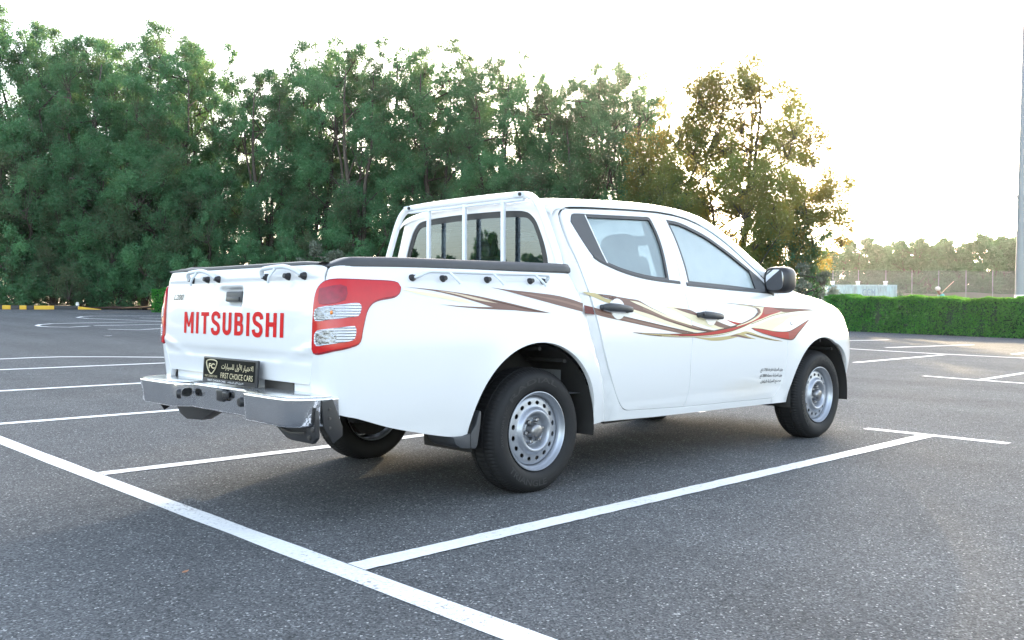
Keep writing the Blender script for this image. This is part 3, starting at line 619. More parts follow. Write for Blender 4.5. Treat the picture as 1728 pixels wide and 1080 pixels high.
# ---------------------------------------------------------------- trees and hedges
def leaf_mat(name, dark, light, trans=.30, warm=(.30, .32, .06), dull=None):
    m = bpy.data.materials.new(name); m.use_nodes = True; n = m.node_tree.nodes; l = m.node_tree.links; n.clear()
    out = n.new('ShaderNodeOutputMaterial'); at = n.new('ShaderNodeAttribute'); at.attribute_name = 'tint'
    mx = n.new('ShaderNodeValToRGB'); e = mx.color_ramp.elements; e[0].position = 0; e[0].color = (*(dull or dark), 1); e[1].position = 1; e[1].color = (*light, 1); q = e.new(.42); q.color = (*dark, 1); l.new(at.outputs['Fac'], mx.inputs[0])
    d = n.new('ShaderNodeBsdfDiffuse'); l.new(mx.outputs[0], d.inputs[0]); t = n.new('ShaderNodeBsdfTranslucent')
    m3 = n.new('ShaderNodeMix'); m3.data_type = 'RGBA'; m3.inputs[0].default_value = .55; m3.inputs[7].default_value = (*warm, 1); l.new(mx.outputs[0], m3.inputs[6]); l.new(m3.outputs[2], t.inputs[0])
    s = n.new('ShaderNodeMixShader'); s.inputs[0].default_value = trans; l.new(d.outputs[0], s.inputs[1]); l.new(t.outputs[0], s.inputs[2])
    s2 = s
    l.new(s2.outputs[0], out.inputs[0]); return m
M['leaf'] = leaf_mat("grove_leaves", (.068, .182, .100), (.130, .320, .155), .45, (.27, .38, .12), (.105, .120, .085))
M['leaf_sun'] = leaf_mat("sun_glow_leaves", (.055, .145, .068), (.120, .27, .100), .55, (.72, .46, .07), (.09, .11, .06))  # warm gold put into the leaf colour imitates the low sun's glow
M['leaf_far'] = leaf_mat("far_leaves", (.062, .165, .085), (.115, .28, .135), .36, (.22, .34, .10))
M['leaf_grey'] = leaf_mat("silver_grey_leaves", (.14, .17, .13), (.30, .33, .27), .2, (.25, .27, .15))
M['leaf_hedge'] = leaf_mat("hedge_leaves", (.028, .20, .045), (.085, .38, .065), .38, (.36, .50, .05))
M['bark'] = pmat("grey_brown_bark", (.080, .066, .054), .9, var=.4, vscale=14, bump=.5, bscale=40)
def leaf_mesh(name, C_, R_, counts, tint, rng, L, W, up=.35, mat=None, squash=None):
    """clumps of many small leaf faces: centres C_, radii R_, counts per clump"""
    pos = []; tn = []
    for c, r, k, t in zip(C_, R_, counts, tint):
        # feathery clumps: a loose cloud round a few short twigs
        rr = np.array(r) if np.ndim(r) else np.array((r, r, r * .85)); nt = 9
        tw = rng.normal(size=(nt, 3)); tw /= np.linalg.norm(tw, axis=1)[:, None]; tw[:, 2] = tw[:, 2] * .8 + .15
        j = rng.integers(0, nt, k); al = rng.random(k) ** .7 * 1.25
        p = (tw[j] * al[:, None] + rng.normal(size=(k, 3)) * .23) * rr
        pos.append(c + p); tn.append(np.clip(t + rng.normal(size=k) * .16, 0, 1))
    P = np.concatenate(pos); T = np.concatenate(tn); n = len(P)
    a = rng.normal(size=(n, 3)); a[:, 2] += up; a /= np.linalg.norm(a, axis=1)[:, None]
    b = rng.normal(size=(n, 3)); b = np.cross(a, b); b /= np.linalg.norm(b, axis=1)[:, None] + 1e-9
    sc = rng.uniform(.65, 1.3, n)[:, None]
    V = np.empty((n, 4, 3)); V[:, 0] = P - a * L * sc * .5; V[:, 1] = P + b * W * sc * .5; V[:, 2] = P + a * L * sc * .5; V[:, 3] = P - b * W * sc * .5
    me = bpy.data.meshes.new(name); me.vertices.add(n * 4); me.vertices.foreach_set('co', V.reshape(-1))
    me.loops.add(n * 4); me.loops.foreach_set('vertex_index', np.arange(n * 4, dtype=np.int32))
    me.polygons.add(n); me.polygons.foreach_set('loop_start', np.arange(0, n * 4, 4, dtype=np.int32))
    try: me.polygons.foreach_set('loop_total', np.full(n, 4, dtype=np.int32))
    except Exception: pass
    me.update(calc_edges=True)
    at = me.attributes.new('tint', 'FLOAT', 'POINT'); at.data.foreach_set('value', np.repeat(T, 4).astype(np.float32))
    me.materials.append(mat or M['leaf']); return me
def tree_meshes(seed, H, z0, prof, nclump, leaves, L=.13, W=.065, stems=3, cr=(.55, 1.0), mat=None, spread=.5, wood=True, hollow=.45, tp=.92, thin=0.0):
    """a trunk with limbs and a crown of leaf clumps; prof(t) is the crown radius at relative height t"""
    rng = np.random.default_rng(seed); rd = random.Random(seed)
    mb = MB(); S = []
    for k in range(stems):
        az = 2 * math.pi * (k + rd.random() * .6) / stems; top = H * (.93 - .10 * k * rd.random()); sp = spread * prof(.5) * (.3 + .7 * rd.random()) if stems > 1 else .2
        pts = []; x = y = 0.0; n = 9
        for i in range(n + 1):
            t = i / n
            pts.append(Vector((math.cos(az) * sp * t ** .8 + rd.uniform(-.12, .12) * (i > 0), math.sin(az) * sp * t ** .8 + rd.uniform(-.12, .12) * (i > 0), t * top - .1 * (i == 0))))
        r0 = .016 * H * (1 if k == 0 else .7)
        mb.tube(pts, [r0 * (1 - .93 * (i / n)) + .012 for i in range(n + 1)], 7); S.append(pts)
    Cs = []; R = []; Tn = []
    nb = max(6, int(nclump / 12))
    for i in range(nb):
        t = ((i + rng.random()) / nb) ** tp; z = z0 + (H - z0) * t; rmax = prof(t)
        rr = rmax * (hollow + (1 - hollow) * rng.random() ** .6); az = i * 2.4 + rng.uniform(-.5, .5)
        q = np.array((math.cos(az) * rr, math.sin(az) * rr, z)); rb = rng.uniform(*cr) * 1.55 * (.72 + .40 * (1 - t)); bt = np.clip(rng.normal(.46, .20), .05, .95)
        st = rd.choice(S); zz = max(.4, z - rr * rng.uniform(.4, 1.0) - rb * .4); j = min(range(len(st)), key=lambda k_: abs(st[k_].z - zz)); a = st[j]; b = Vector(q) - Vector((0, 0, rb * .5))
        md = (a + b) / 2 + Vector((rd.uniform(-.2, .2), rd.uniform(-.2, .2), rd.uniform(-.25, .15)))
        mb.tube([a, (a + md) / 2, md, (md + b) / 2, b], [.050, .042, .034, .026, .018], 5, caps=False)
        for w in range(12):
            d = rng.normal(size=3); d /= np.linalg.norm(d); d[2] = d[2] * .8 + .35
            c = q + d * rb * np.array((.72, .72, 1.05)) * rng.uniform(.75, 1.05); f = rb * rng.uniform(.26, .42)
            Cs.append(c); R.append(np.array((f, f, f * 1.15))); Tn.append(np.clip(bt + rng.normal() * .14, .02, .98))
            e = Vector(c); mb.tube([b, (b + e) / 2 + Vector((0, 0, -.05)), e], [.016, .010, .004], 3, caps=False)
    tot = sum(float(r[0]) ** 2 for r in R); cnt = [max(20, int(leaves * float(r[0]) ** 2 / tot)) for r in R]
    cnt = [int(k_ * (1 - thin * ssx(.42, .80, (c_[2] - z0) / (H - z0)))) for k_, c_ in zip(cnt, Cs)]
    lm = leaf_mesh('crown', Cs, R, cnt, Tn, rng, L, W, mat=mat)
    bm_ = None
    if wood:
        o = mb.build('trunk', M['bark'], None, True, None); bm_ = o.data; bpy.data.objects.remove(o)
    return bm_, lm
def prof_tall(t): return (1.2 + 2.0 * math.sin(math.pi * min(1, t * .80 + .14)) ** .8) * (1 - .50 * max(0, t - .55) / .45)
def prof_low(t): return 2.4 * (1 - .72 * t ** 2)
def prof_sun(t): return (2.4 + 3.5 * math.sin(math.pi * min(1, t * .62 + .22)) ** .8) * (1 - .55 * t ** 2.4)
def prof_round(t): return .8 + 2.6 * math.sin(math.pi * (t * .85 + .1)) ** .7
PT = {
 'tall': tree_meshes(11, 13.4, .7, prof_tall, 440, 135000, L=.095, W=.048, cr=(.55, .95), hollow=.35),
 'tall2': tree_meshes(12, 13.0, 1.4, prof_tall, 370, 108000, L=.095, W=.048, stems=4, cr=(.52, .92), hollow=.35),
 'open': tree_meshes(13, 12.6, 2.0, prof_tall, 290, 78000, L=.095, W=.048, stems=4, cr=(.48, .85), hollow=.3),
 'low': tree_meshes(14, 7.2, .1, prof_low, 300, 92000, L=.095, W=.048, stems=3, spread=.7, cr=(.55, .95), hollow=.4),
 'sun': tree_meshes(15, 12.8, 1.4, prof_sun, 1500, 380000, L=.10, W=.054, stems=5, cr=(.62, 1.05), spread=.5, hollow=.15, tp=.80, thin=.46, mat=M['leaf_sun']),
 'bush': tree_meshes(16, 3.6, .05, lambda t: 1.5 * (1 - .7 * t * t), 130, 38000, L=.09, W=.045, stems=4, cr=(.42, .6), spread=.8),
 'far': tree_meshes(17, 8.5, .6, prof_round, 330, 70000, L=.20, W=.11, cr=(.7, 1.1), mat=M['leaf_far'], hollow=.3),
 'grey': tree_meshes(18, 2.6, .3, lambda t: 1.2 * (1 - .6 * t * t), 90, 14000, L=.11, W=.04, stems=5, cr=(.25, .36), mat=M['leaf_grey'], spread=1.0),
}
def cam_xy(px, Z):
    lat = (px - 864) / 1555.94 * Z
    return CAM[0] + .6907 * Z + .7229 * lat, CAM[1] + .7229 * Z - .6907 * lat
def tree(px, Z, kind, s_, label, group=None, name='grove_tree', cat='tree', rz=None, sz=None, z=None):
    x, y = cam_xy(px, Z); r = random.Random(int(px * 7 + Z * 13)); zg = gh(y) if z is None else z
    t = thing(name, label, cat, (x, y, zg - .03), r.uniform(0, 6.28) if rz is None else rz, group); t.scale = (s_, s_, s_ * (sz or 1))
    w, lm = PT[kind]
    for nm, me in (('trunk', w), ('crown', lm)):
        o = bpy.data.objects.new(nm, me); COL.objects.link(o); o.parent = t
    return t
G = 'tall trees of the grove behind the lot'
for a in [
 (-25, 49, 'tall', 1.10, 'tall dense tree cut by the picture edge, topmost branches bare'),
 (48, 52, 'open', 1.20, 'ragged tree whose thin pointed top stands highest over the dense grove'),
 (128, 49, 'tall2', 1.07, 'dark tall tree with a broad flat top beside the highest ragged tree'),
 (205, 51, 'open', 1.04, 'thin-topped tree with sky showing through its loose upper twigs, over the kerb'),
 (285, 48, 'tall', 1.02, 'dense tall tree standing directly above the tailgate corner'),
 (362, 51, 'open', 1.10, 'airy tree whose lacy crown ends beside the gap in the treetops'),
 (445, 48, 'tall2', .92, 'shorter tree under the dip in the treetops, above the tailgate'),
 (528, 49, 'tall', .99, 'full round-topped tree just past the dip in the treetops'),
 (600, 47, 'tall2', 1.00, 'tree with several dark parallel stems left of the cab guard frame'),
 (672, 50, 'open', 1.12, 'tree with sparse pointed top above the cab guard frame'),
 (745, 48, 'tall', .98, 'dense green tree with rounded crown above the cab rear window'),
 (822, 47, 'tall2', .97, 'tree with open stems and sunlit rim above the front of the cab guard'),
 (905, 49, 'open', .99, 'slim tree with leaning branches above the truck roof'),
 (985, 47, 'tall2', .90, 'lower green tree standing over the rear of the truck roof'),
 (1050, 48, 'tall2', .96, 'bushy tree touching the left side of the big sunlit tree'),
 (90, 54, 'tall', 1.12, 'tree filling the gap behind the highest ragged tree'), (168, 55, 'tall', 1.10, 'full dark tree at the back between the flat-topped and the thin-topped tree'), (245, 54, 'tall', 1.08, 'back-row tree closing the gap above the mulch bed'),
 (325, 54, 'tall2', 1.12, 'back-row tree before the airy lacy one'), (488, 54, 'tall2', 1.02, 'back-row tree in the rising slope after the treetop dip'), (565, 54, 'open', 1.18, 'back-row tree with high thin top over the middle of the grove'),
 (640, 54, 'open', 1.10, 'full back-row tree forming the high middle of the grove'), (710, 54, 'open', 1.10, 'back-row tree behind the rounded green crown'), (785, 54, 'open', 1.10, 'full-crowned tree on the second high shoulder of the grove'), (862, 54, 'open', 1.14, 'lacy back-row tree before the leaning slim one'),
 (945, 53, 'tall2', .98, 'back-row tree in the low stretch above the truck roof'), (1015, 53, 'tall', 1.0, 'small back-row tree with rounded top above the truck roof'), (1090, 52, 'open', 1.02, 'lacy tree merging with the golden crown of the big spreading tree'),
]:
    tree(a[0], a[1], a[2], a[3], a[4], G)
tree(1236, 42, 'sun', .92, 'big spreading tree with the low sun behind its golden top', None, 'spreading_tree', rz=3.6, sz=.94)
tree(1325, 41, 'bush', 1.3, 'dense green shrubby tree at the foot of the big spreading tree', None, 'shrub_tree', 'shrub')
for a in [
 (40, 46.6, 'low', 1.20, 'low leafy tree with drooping boughs, closest to the picture edge'),
 (150, 46.8, 'low', .98, 'low leafy tree reaching the ground behind the yellow kerb blocks'),
 (245, 47.0, 'low', 1.08, 'low leafy tree behind the brown mulch bed'),
 (345, 46.5, 'low', .92, 'low leafy tree directly behind the tailgate rails'),
 (700, 45.5, 'bush', 1.25, 'low leafy tree behind the guard frame of the cab'),
 (880, 45.5, 'low', .95, 'low leafy tree behind the right end of the guard frame'),
 (1130, 44, 'low', .92, 'low leafy tree behind the windscreen pillar of the truck'),
]:
    tree(a[0], a[1], a[2], a[3], a[4], 'low leafy trees in front of the grove', 'low_tree')
for a in [(90, 45.6, .72, 'rounded green shrub behind the kerb under the low boughs'), (420, 44.5, .85, 'green shrub showing just over the middle of the tailgate'), (500, 44.8, .95, 'green shrub showing over the tailgate beside the grey bush'), (600, 44.5, .85, 'green shrub just left of the cab guard leg'), (0, 45.2, .72, 'green shrub at the picture edge beside the kerb'), (45, 45.8, .80, 'green shrub behind the first yellow kerb block'), (135, 45.4, .66, 'small green shrub behind the yellow ramp block of the kerb'), (200, 46.4, .85, 'green shrub in the shade behind the mulch bed')]:
    tree(a[0], a[1], 'bush', a[2], a[3], 'shrubs under the grove', 'green_shrub', 'shrub')
tree(541, 41.8, 'grey', 1.12, 'silver-grey bush peeping over the tailgate', None, 'grey_bush', 'shrub')
tree(1366, 37.5, 'grey', .86, 'silver-grey bush behind the truck mirror at the hedge end', None, 'grey_bush', 'shrub')
# far trees beyond the fence
FT = [(1405, 108, .92, 'hazy far tree half hidden behind the big spreading tree'), (1455, 112, 1.15, 'broad rounded far tree above the shipping container'), (1506, 118, 1.08, 'small far treetop peeping between two broad ones'),
      (1540, 106, 1.10, 'far tree with a double pointed crown right of the container'), (1580, 108, 1.12, 'far tree with tall pointed crown behind the crouching worker'), (1622, 112, .82, 'low far tree in the dip of the far treeline'),
      (1665, 106, 1.18, 'tall far tree left of the lamp pole'), (1705, 108, 1.20, 'tall far tree directly behind the lamp pole'), (1745, 106, 1.15, 'tall far tree cut by the picture edge past the lamp pole')]
for px_, Z, s_, lab in FT: tree(px_, Z, 'far', s_, lab, 'hazy trees beyond the fence', 'far_tree', sz=.80)
# a far row across the lot that shows only as the dark band mirrored in the cab rear window
for k, (az, D) in enumerate(((112, 120), (118, 128), (123, 118), (128, 126), (133, 120), (138, 130), (143, 122), (149, 126))):
    a_ = math.radians(az); x, y = D * math.cos(a_), D * math.sin(a_); t = thing('far_tree', 'far tree mirrored as part of the dark band in the cab rear window', 'tree', (x, y, gh(y)), k * 1.3, 'trees mirrored in the cab rear window'); t.scale = (1.3, 1.3, .78 + .16 * (k * 2 % 3))
    for nm, me in (('trunk', PT['far'][0]), ('crown', PT['far'][1])):
        o = bpy.data.objects.new(nm, me); COL.objects.link(o); o.parent = t
# ---- clipped hedges: a box of twigs filled with small leaves
def hedge(name, label, x0, x1, y0, y1, zf, n, seed, L=.075, W=.04):
    rng = np.random.default_rng(seed); hx = x1 - x0; hy = y1 - y0
    def faces(k):
        # most leaves in the outer shell
        f = rng.random(k); P = np.empty((k, 3)); h = np.array([zf]).repeat(k)
        ar = np.array([hy * zf, hy * hx, hy * zf * .25, hx * zf * .5]); ar = ar / ar.sum(); c = rng.choice(4, k, p=ar); dep = rng.exponential(.06, k)
        u = rng.random(k); v = rng.random(k)
        P[:, 0] = np.where(c == 0, x0 + dep, np.where(c == 2, x1 - dep, x0 + u * hx)); P[:, 1] = np.where(c == 3, np.where(v < .5, y0 + dep, y1 - dep), y0 + v * hy)
        P[:, 2] = np.where(c == 1, zf - dep, u * zf); m = c == 3; P[m, 2] = rng.random(m.sum()) * zf
        # clipped surface that is never quite even
        w = .035 * np.sin(P[:, 1] * 2.1 + P[:, 0]) + .03 * np.sin(P[:, 1] * 5.3 + P[:, 2] * 4) + .02 * np.sin(P[:, 1] * 13.1)
        P[:, 2] += w * (P[:, 2] / zf); P[:, 0] -= np.where(c == 0, w * 1.3, 0)
        return P, c
    P, c = faces(n)
    T = np.clip(.40 + .16 * np.sin(P[:, 1] * 3.7 + P[:, 2] * 5) + rng.normal(size=n) * .2 + np.where(c == 1, .25, 0), 0, 1)  # top leaves tinted lighter, imitating sunlight on the clipped top
    zz = np.array([gh(float(y)) for y in np.linspace(y0 - .5, y1 + .5, 200)]); P[:, 2] += np.interp(P[:, 1], np.linspace(y0 - .5, y1 + .5, 200), zz)
    me = leaf_mesh('foliage', P, [1e-4] * n, [1] * n, T, rng, L, W, up=.5, mat=M['leaf_hedge'])
    ym = (y0 + y1) / 2; t = thing(name, label, 'hedge', ((x0 + x1) / 2, ym, gh(ym)))
    o = bpy.data.objects.new('foliage', me); COL.objects.link(o); o.parent = t; o.location = (-(x0 + x1) / 2, -ym, -gh(ym))
    co = MB(); ys = list(np.linspace(y0 + .12, y1 - .12, 24))
    co.grid(lambda u, v: (x0 + .10, v, gh(v) + u), [-.08, zf * .5, zf - .10], ys, flip=True)
    co.grid(lambda u, v: (u, v, gh(v) + zf - .10), [x0 + .10, x1 - .10], ys); co.grid(lambda u, v: (x1 - .10, v, gh(v) + u), [0.02, zf - .10], ys)
    for y in (ys[0], ys[-1]): co.add([(x0 + .1, y, gh(y)), (x1 - .1, y, gh(y)), (x1 - .1, y, gh(y) + zf - .1), (x0 + .1, y, gh(y) + zf - .1)], [(0, 1, 2, 3)])
    w = co.build('twig_core', M['twigs'], t, False); w.location = o.location
    rd = random.Random(seed); st = MB()
    for i in range(int(hy * 2.5)):
        y = rd.uniform(y0 + .1, y1 - .1); x = rd.uniform(x0 + .12, x0 + .4); st.tube([(x, y, gh(y) - .03), (x + rd.uniform(-.05, .05), y + rd.uniform(-.1, .1), gh(y) + .5)], [.018, .01], 5)
    w = st.build('stem', M['bark'], t); w['kind'] = 'stuff'; w.location = o.location
    return t
M['twigs'] = pmat("hedge_twigs", (.022, .04, .018), .95, var=.5, vscale=18)
hedge('clipped_hedge', 'long clipped green hedge with bright top edge along the far side of the lot', 27.35, 28.5, -12.0, 11.9, 1.22, 120000, 5)
x, y = cam_xy(420, 43.2)
h2 = hedge('clipped_hedge', 'short clipped hedge block beside the brown mulch bed, partly behind the tailgate', -.5, .6, -5.0, 5.0, 1.08, 40000, 6)
h2.location = (*cam_xy(450, 41.6), gh(cam_xy(450, 41.6)[1]) ); h2.rotation_euler = (0, 0, math.atan2(-.6907, .7229) + math.pi / 2)
# ---------------------------------------------------------------- the pickup truck (rear axle at the origin, nose along +X)
T = thing('pickup_truck', 'white double-cab pickup truck with red and gold side stripes, parked alone in the bay', 'pickup truck')
W_ = M['white']
def sub(o, label): o['label'] = label; return o
SC = SE - Q0                                     # s at the middle of the tailgate
def ridge(y, z, a, b, amp, w):
    p = np.array((abs(y), z)); a = np.array(a); b = np.array(b); t = np.clip(np.dot(p - a, b - a) / np.dot(b - a, b - a), 0, 1); d = np.linalg.norm(p - a - (b - a) * t)
    return amp * math.exp(-(d / w) ** 2) * (1 - .85 * t)
def TG(u, v):
    """tailgate skin, u runs on past the middle"""
    s = u if u >= SC else 2 * SC - u
    p = B(s, v); d = 0.0
    y = p[1]
    d += ridge(y, v, (.76, .80), (.44, .715), .007, .020)
    d += .010 * ssx(1.085, 1.115, v)                                        # top lip
    d -= .022 * (1 - ssx(.065, .105, abs(y + .025))) * ssx(.962, .992, v) * (1 - ssx(1.055, 1.07, v))   # hand recess
    d -= .006 * math.exp(-((v - .745) / .02) ** 2)
    p = (p[0] - d, p[1], p[2])
    return p if u >= SC else (p[0], -p[1], p[2])
ARC = [(-.04 + .457 * math.cos(a), .33 + .463 * math.sin(a)) for a in [math.radians(176 - i * 172 / 40) for i in range(41)]]
FARC = [(2.955 + .432 * math.cos(a), .325 + .430 * math.sin(a)) for a in [math.radians(183 - i * 183 / 40) for i in range(41)]]
bedfront = [(.563, .325), (.564, .344), (.516, .484), (.477, .603), (.432, .707), (.377, .842), (.318, 1.036), (.258, 1.174)]
bz = [p[1] for p in bedfront[1:]]; bx = [p[0] for p in bedfront[1:]]
def bed_edge(z): return itp(bz, bx, z)
def bed_skin(s, z):
    d = bed_edge(z) - s
    if d < .05:
        k = (1 - max(d, 0) / .05) ** 2 * .022
        p = Vector(B(s, z)); n = snorm(B, s, z); return tuple(p - n * k)
    return B(s, z)
bed_out = chain(crom([(-1.405, .635), (-1.36, .565), (-1.237, .507), (-1.15, .485), (-.974, .431), (-.778, .385), (-.632, .356), (-.55, .348), (-.496, .352)]), ARC, [(.418, .345), (.425, .322)], crom(bedfront), [(.258, 1.174), (-.6, 1.166), (-1.13, 1.158)], crom([(-1.13, 1.158), (-1.266, 1.150), (-1.285, 1.10), (-1.30, 1.04), (-1.353, .95), (-1.357, .80), (-1.385, .70), (-1.405, .635)]))
for mr_ in (False, True): panel('bed_side', W_, bed_out, T, bed_skin, mr_, step=.045, rim=.03, gap=.002)
# tailgate
e = crom([(-1.405, .632), (-1.385, .70), (-1.357, .80), (-1.353, .95), (-1.30, 1.04), (-1.285, 1.10), (-1.268, 1.148)])
le = [(2 * SC - p[0], p[1]) for p in e]
tg_top = crom([(-1.268, 1.148), (-1.30, 1.160), (-1.5, 1.166), (SC, 1.170), (2 * SC + 1.5, 1.166), (2 * SC + 1.30, 1.160), (2 * SC + 1.268, 1.148)])
gate_out = chain(e, tg_top, le[::-1], [le[0], e[0]])
gate = panel('tailgate', W_, gate_out, T, TG, step=.02, rim=.02, gap=.003)
def on_gate(y, z, off):      # y metres from the truck centre line
    lo, hi = SE - Q0, SE; u = 0
    s = -abs(y); a, b_ = SC, SE
    for _ in range(40):
        m_ = (a + b_) / 2
        if abs(TG(m_, z)[1]) > abs(y): b_ = m_
        else: a = m_
    u = (a + b_) / 2
    if y > 0: u = 2 * SC - u
    return Vector(TG(u, z)) + snorm(TG, u, z) * off
def gate_text(name, body, y0, y1, z0, z1, mat, bold=.0, shear=0., off=.0025, parent=None, spacing=1.0, thick=True):
    V, F = letters(body, 1.0, bold, shear, spacing=spacing); V = fit(V, 0, 1, 0, 1)
    P = [on_gate(y0 + (y1 - y0) * x, z0 + (z1 - z0) * y, off) for x, y in V]
    return mesh_obj(name, P, F, mat, parent or gate, False)
# big red letters, drawn as condensed strokes
def glyphs(word):
    t = .20; out = []
    def bar(a, b, w=t):
        a = np.array(a, float); b = np.array(b, float); d = (b - a) / np.linalg.norm(b - a); q = np.array((-d[1], d[0])) * w / 2
        return [tuple(a + q), tuple(a - q), tuple(b - q), tuple(b + q)]
    def ring(cl, w=t): return ('ring', cl, w)
    x = 0
    for ch in word:
        g = []
        if ch == 'M': wd = .78; g = [bar((t / 2, 0), (t / 2, 1)), bar((wd - t / 2, 0), (wd - t / 2, 1)), [(0, 1), (t * 1.08, 1), (wd / 2 + t * .30, .30), (wd / 2 - t * .30, .30)], [(wd, 1), (wd / 2 + t * .30, .30), (wd / 2 - t * .30, .30), (wd - t * 1.08, 1)]]
        if ch == 'I': wd = t; g = [bar((t / 2, 0), (t / 2, 1))]
        if ch == 'T': wd = .60; g = [bar((wd / 2, 0), (wd / 2, 1)), bar((0, 1 - t * .46), (wd, 1 - t * .46), t * .92)]
        if ch == 'U':
            wd = .62; r = wd / 2 - t / 2; g = [ring([(t / 2, 1)] + [(wd / 2 - r * math.cos(a), r + t * .46 - r * math.sin(a) * 1.0) for a in [math.pi * i / 16 for i in range(17)]] + [(wd - t / 2, 1)])]
        if ch == 'S':
            wd = .62; c = [(.56, .72), (.53, .85), (.43, .925), (.31, .945), (.17, .915), (.095, .82), (.095, .70), (.15, .60), (.30, .52), (.46, .44), (.53, .33), (.525, .19), (.45, .09), (.31, .055), (.17, .085), (.085, .17), (.06, .29)]
            g = [ring(crom(c, .04), t * .98)]
        if ch == 'B':
            wd = .60; g = [bar((t / 2, 0), (t / 2, 1)), ring([(t * .8, 1 - t * .45)] + crom([(.32, 1 - t * .45), (.46, .86), (.475, .73), (.44, .60), (.34, .535)], .04) + [(t * .8, .535)], t * .9), ring([(t * .8, .515)] + crom([(.36, .515), (.49, .44), (.505, .27), (.47, .14), (.34, t * .45)], .04) + [(t * .8, t * .45)], t * .9)]
        if ch == 'H': wd = .64; g = [bar((t / 2, 0), (t / 2, 1)), bar((wd - t / 2, 0), (wd - t / 2, 1)), bar((t * .9, .52), (wd - t * .9, .52), t * .95)]
        out.append((x, g)); x += wd + .20
    return out, x - .20
def red_word(word, y0, y1, z0, z1):
    gl, wd = glyphs(word); mb = MB(); k = 0
    for x, g in gl:
        for it in g:
            o_ = .0016 + .00025 * (k % 3); k += 1
            f = lambda p: on_gate(y0 + (y1 - y0) * (x + p[0]) / wd, z0 + (z1 - z0) * p[1], o_)
            if it[0] == 'ring':
                cl, w = it[1], it[2]; L = []; n = len(cl)
                for i in range(n):
                    d = np.array(cl[min(i + 1, n - 1)]) - np.array(cl[max(i - 1, 0)]); d = d / np.linalg.norm(d); q = np.array((-d[1], d[0])) * w / 2
                    L += [tuple(np.array(cl[i]) + q), tuple(np.array(cl[i]) - q)]
                mb.add([f(p) for p in L], [(2 * i, 2 * i + 1, 2 * i + 3, 2 * i + 2) for i in range(n - 1)])
            else:
                P = it; n = 6   # subdivide lengthwise so that it hugs the skin
                mb.add([f(np.array(P[a]) * (1 - t_) + np.array(P[b]) * t_) for t_ in [i / n for i in range(n + 1)] for a, b in ((0, 3), (1, 2))], [(2 * i, 2 * i + 1, 2 * i + 3, 2 * i + 2) for i in range(n)])
    return mesh_obj('red_lettering', mb.v, mb.f, M['red_letter'], gate, False)
red_word('MITSUBISHI', .511, -.521, .8356, .9473)
gate_text('model_badge', 'L200', .665, .535, 1.010, 1.040, M['black_letter'], .014, .30, off=.004)
# tailgate handle
hb = MB(); hc = on_gate(-.027, 1.022, 0)
hb.box((hc.x - .004, -.027, 1.024), (.030, .165, .052), (0, math.radians(4), 0), .009, 3)
hd = hb.build('gate_handle', M['plastic'], gate)
hb = MB(); hb.box((hc.x - .020, -.027, 1.012), (.014, .135, .022), (0, math.radians(8), 0), .004); hb.build('handle_paddle', M['black'], gate)
# cap along the top of the tailgate
cp = MB()
def cap_row(y):
    c = on_gate(y, 1.16, 0); x = c.x; k = 1 - ssx(.62, .80, abs(y)) * .75
    return [(x + .004, y, 1.158), (x - .006, y, 1.164), (x - .004, y, 1.166 + .008 * k), (x + .012, y, 1.167 + .012 * k), (x + .05, y, 1.167 + .011 * k), (x + .056, y, 1.16)]
ys_ = [-.765 + 1.53 * i / 40 for i in range(41)]
cp.add([p for y in ys_ for p in cap_row(y)], [(i * 6 + j, i * 6 + j + 1, (i + 1) * 6 + j + 1, (i + 1) * 6 + j) for i in range(40) for j in range(5)])
cp.build('gate_cap', M['plastic'], T)
gi = MB(); gi.grid(lambda u, v: (-1.225, u, v), [-.76, 0, .76], [.70, 1.16]); gi.build('gate_inner_skin', M['white_plain'], T)
# rail caps along the bed
def rail_cap(mr_):
    mb = MB(); rows = []; xs = [-1.262, -1.25, -1.235, -1.21, -1.18, -1.14, -1.10] + [-1.0 + .1 * i for i in range(12)] + [.20, .245, .252]
    for x in xs:
        k = ssx(-1.28, -1.13, x); zt = 1.150 + .010 * ssx(-1.25, -.8, x) + .006 * ssx(-.8, .2, x); h = .042 * k + .004
        # outer edge follows the rounded rear corner
        yo = ySide(x, 1.165) if x > -1.15 else ySide(-1.15, 1.165) - .105 * (1 - math.sqrt(max(0, 1 - ((-1.15 - x) / .116) ** 2)))
        if x > .248: h *= .8
        rows.append([(x, -(yo - .004), zt - .004), (x, -(yo + .005), zt + .002), (x, -(yo + .005), zt + h * .55), (x, -(yo - .006), zt + h * .9), (x, -(yo - .022), zt + h), (x, -.742, zt + h), (x, -.728, zt + h * .8), (x, -.725, zt - .03)])
    n = 8
    mb.add([p for r in rows for p in r], [(i * n + j, (i + 1) * n + j, (i + 1) * n + j + 1, i * n + j + 1) for i in range(len(rows) - 1) for j in range(n - 1)] + [tuple(range(n)), tuple((len(rows) - 1) * n + j for j in range(n))[::-1]])
    if mr_: mb.v = [mir(v) for v in mb.v]; mb.f = [f[::-1] for f in mb.f]
    return mb.build('rail_cap', M['plastic'], T, True, 50)
rail_cap(False); rail_cap(True)
# load bed
lb_ = MB()
for s_ in (-1, 1): lb_.grid(lambda u, v: (u, s_ * .725, v), [-1.22, -.5, .22], [.80, 1.16])
lb_.grid(lambda u, v: (.235, u, v), [-.725, 0, .725], [.80, 1.165]); lb_.grid(lambda u, v: (u, v, .80 + .006 * (int(round(v / .058)) % 2)), [-1.22, .235], [-.725 + .029 * i for i in range(51)])
lb_.build('load_bed', M['white_plain'], T, True, 30)
fw_ = MB(); fw_.box((.245, 0, .99), (.02, 1.46, .36), bev=.004); fw_.build('bed_front_wall', M['white_plain'], T)
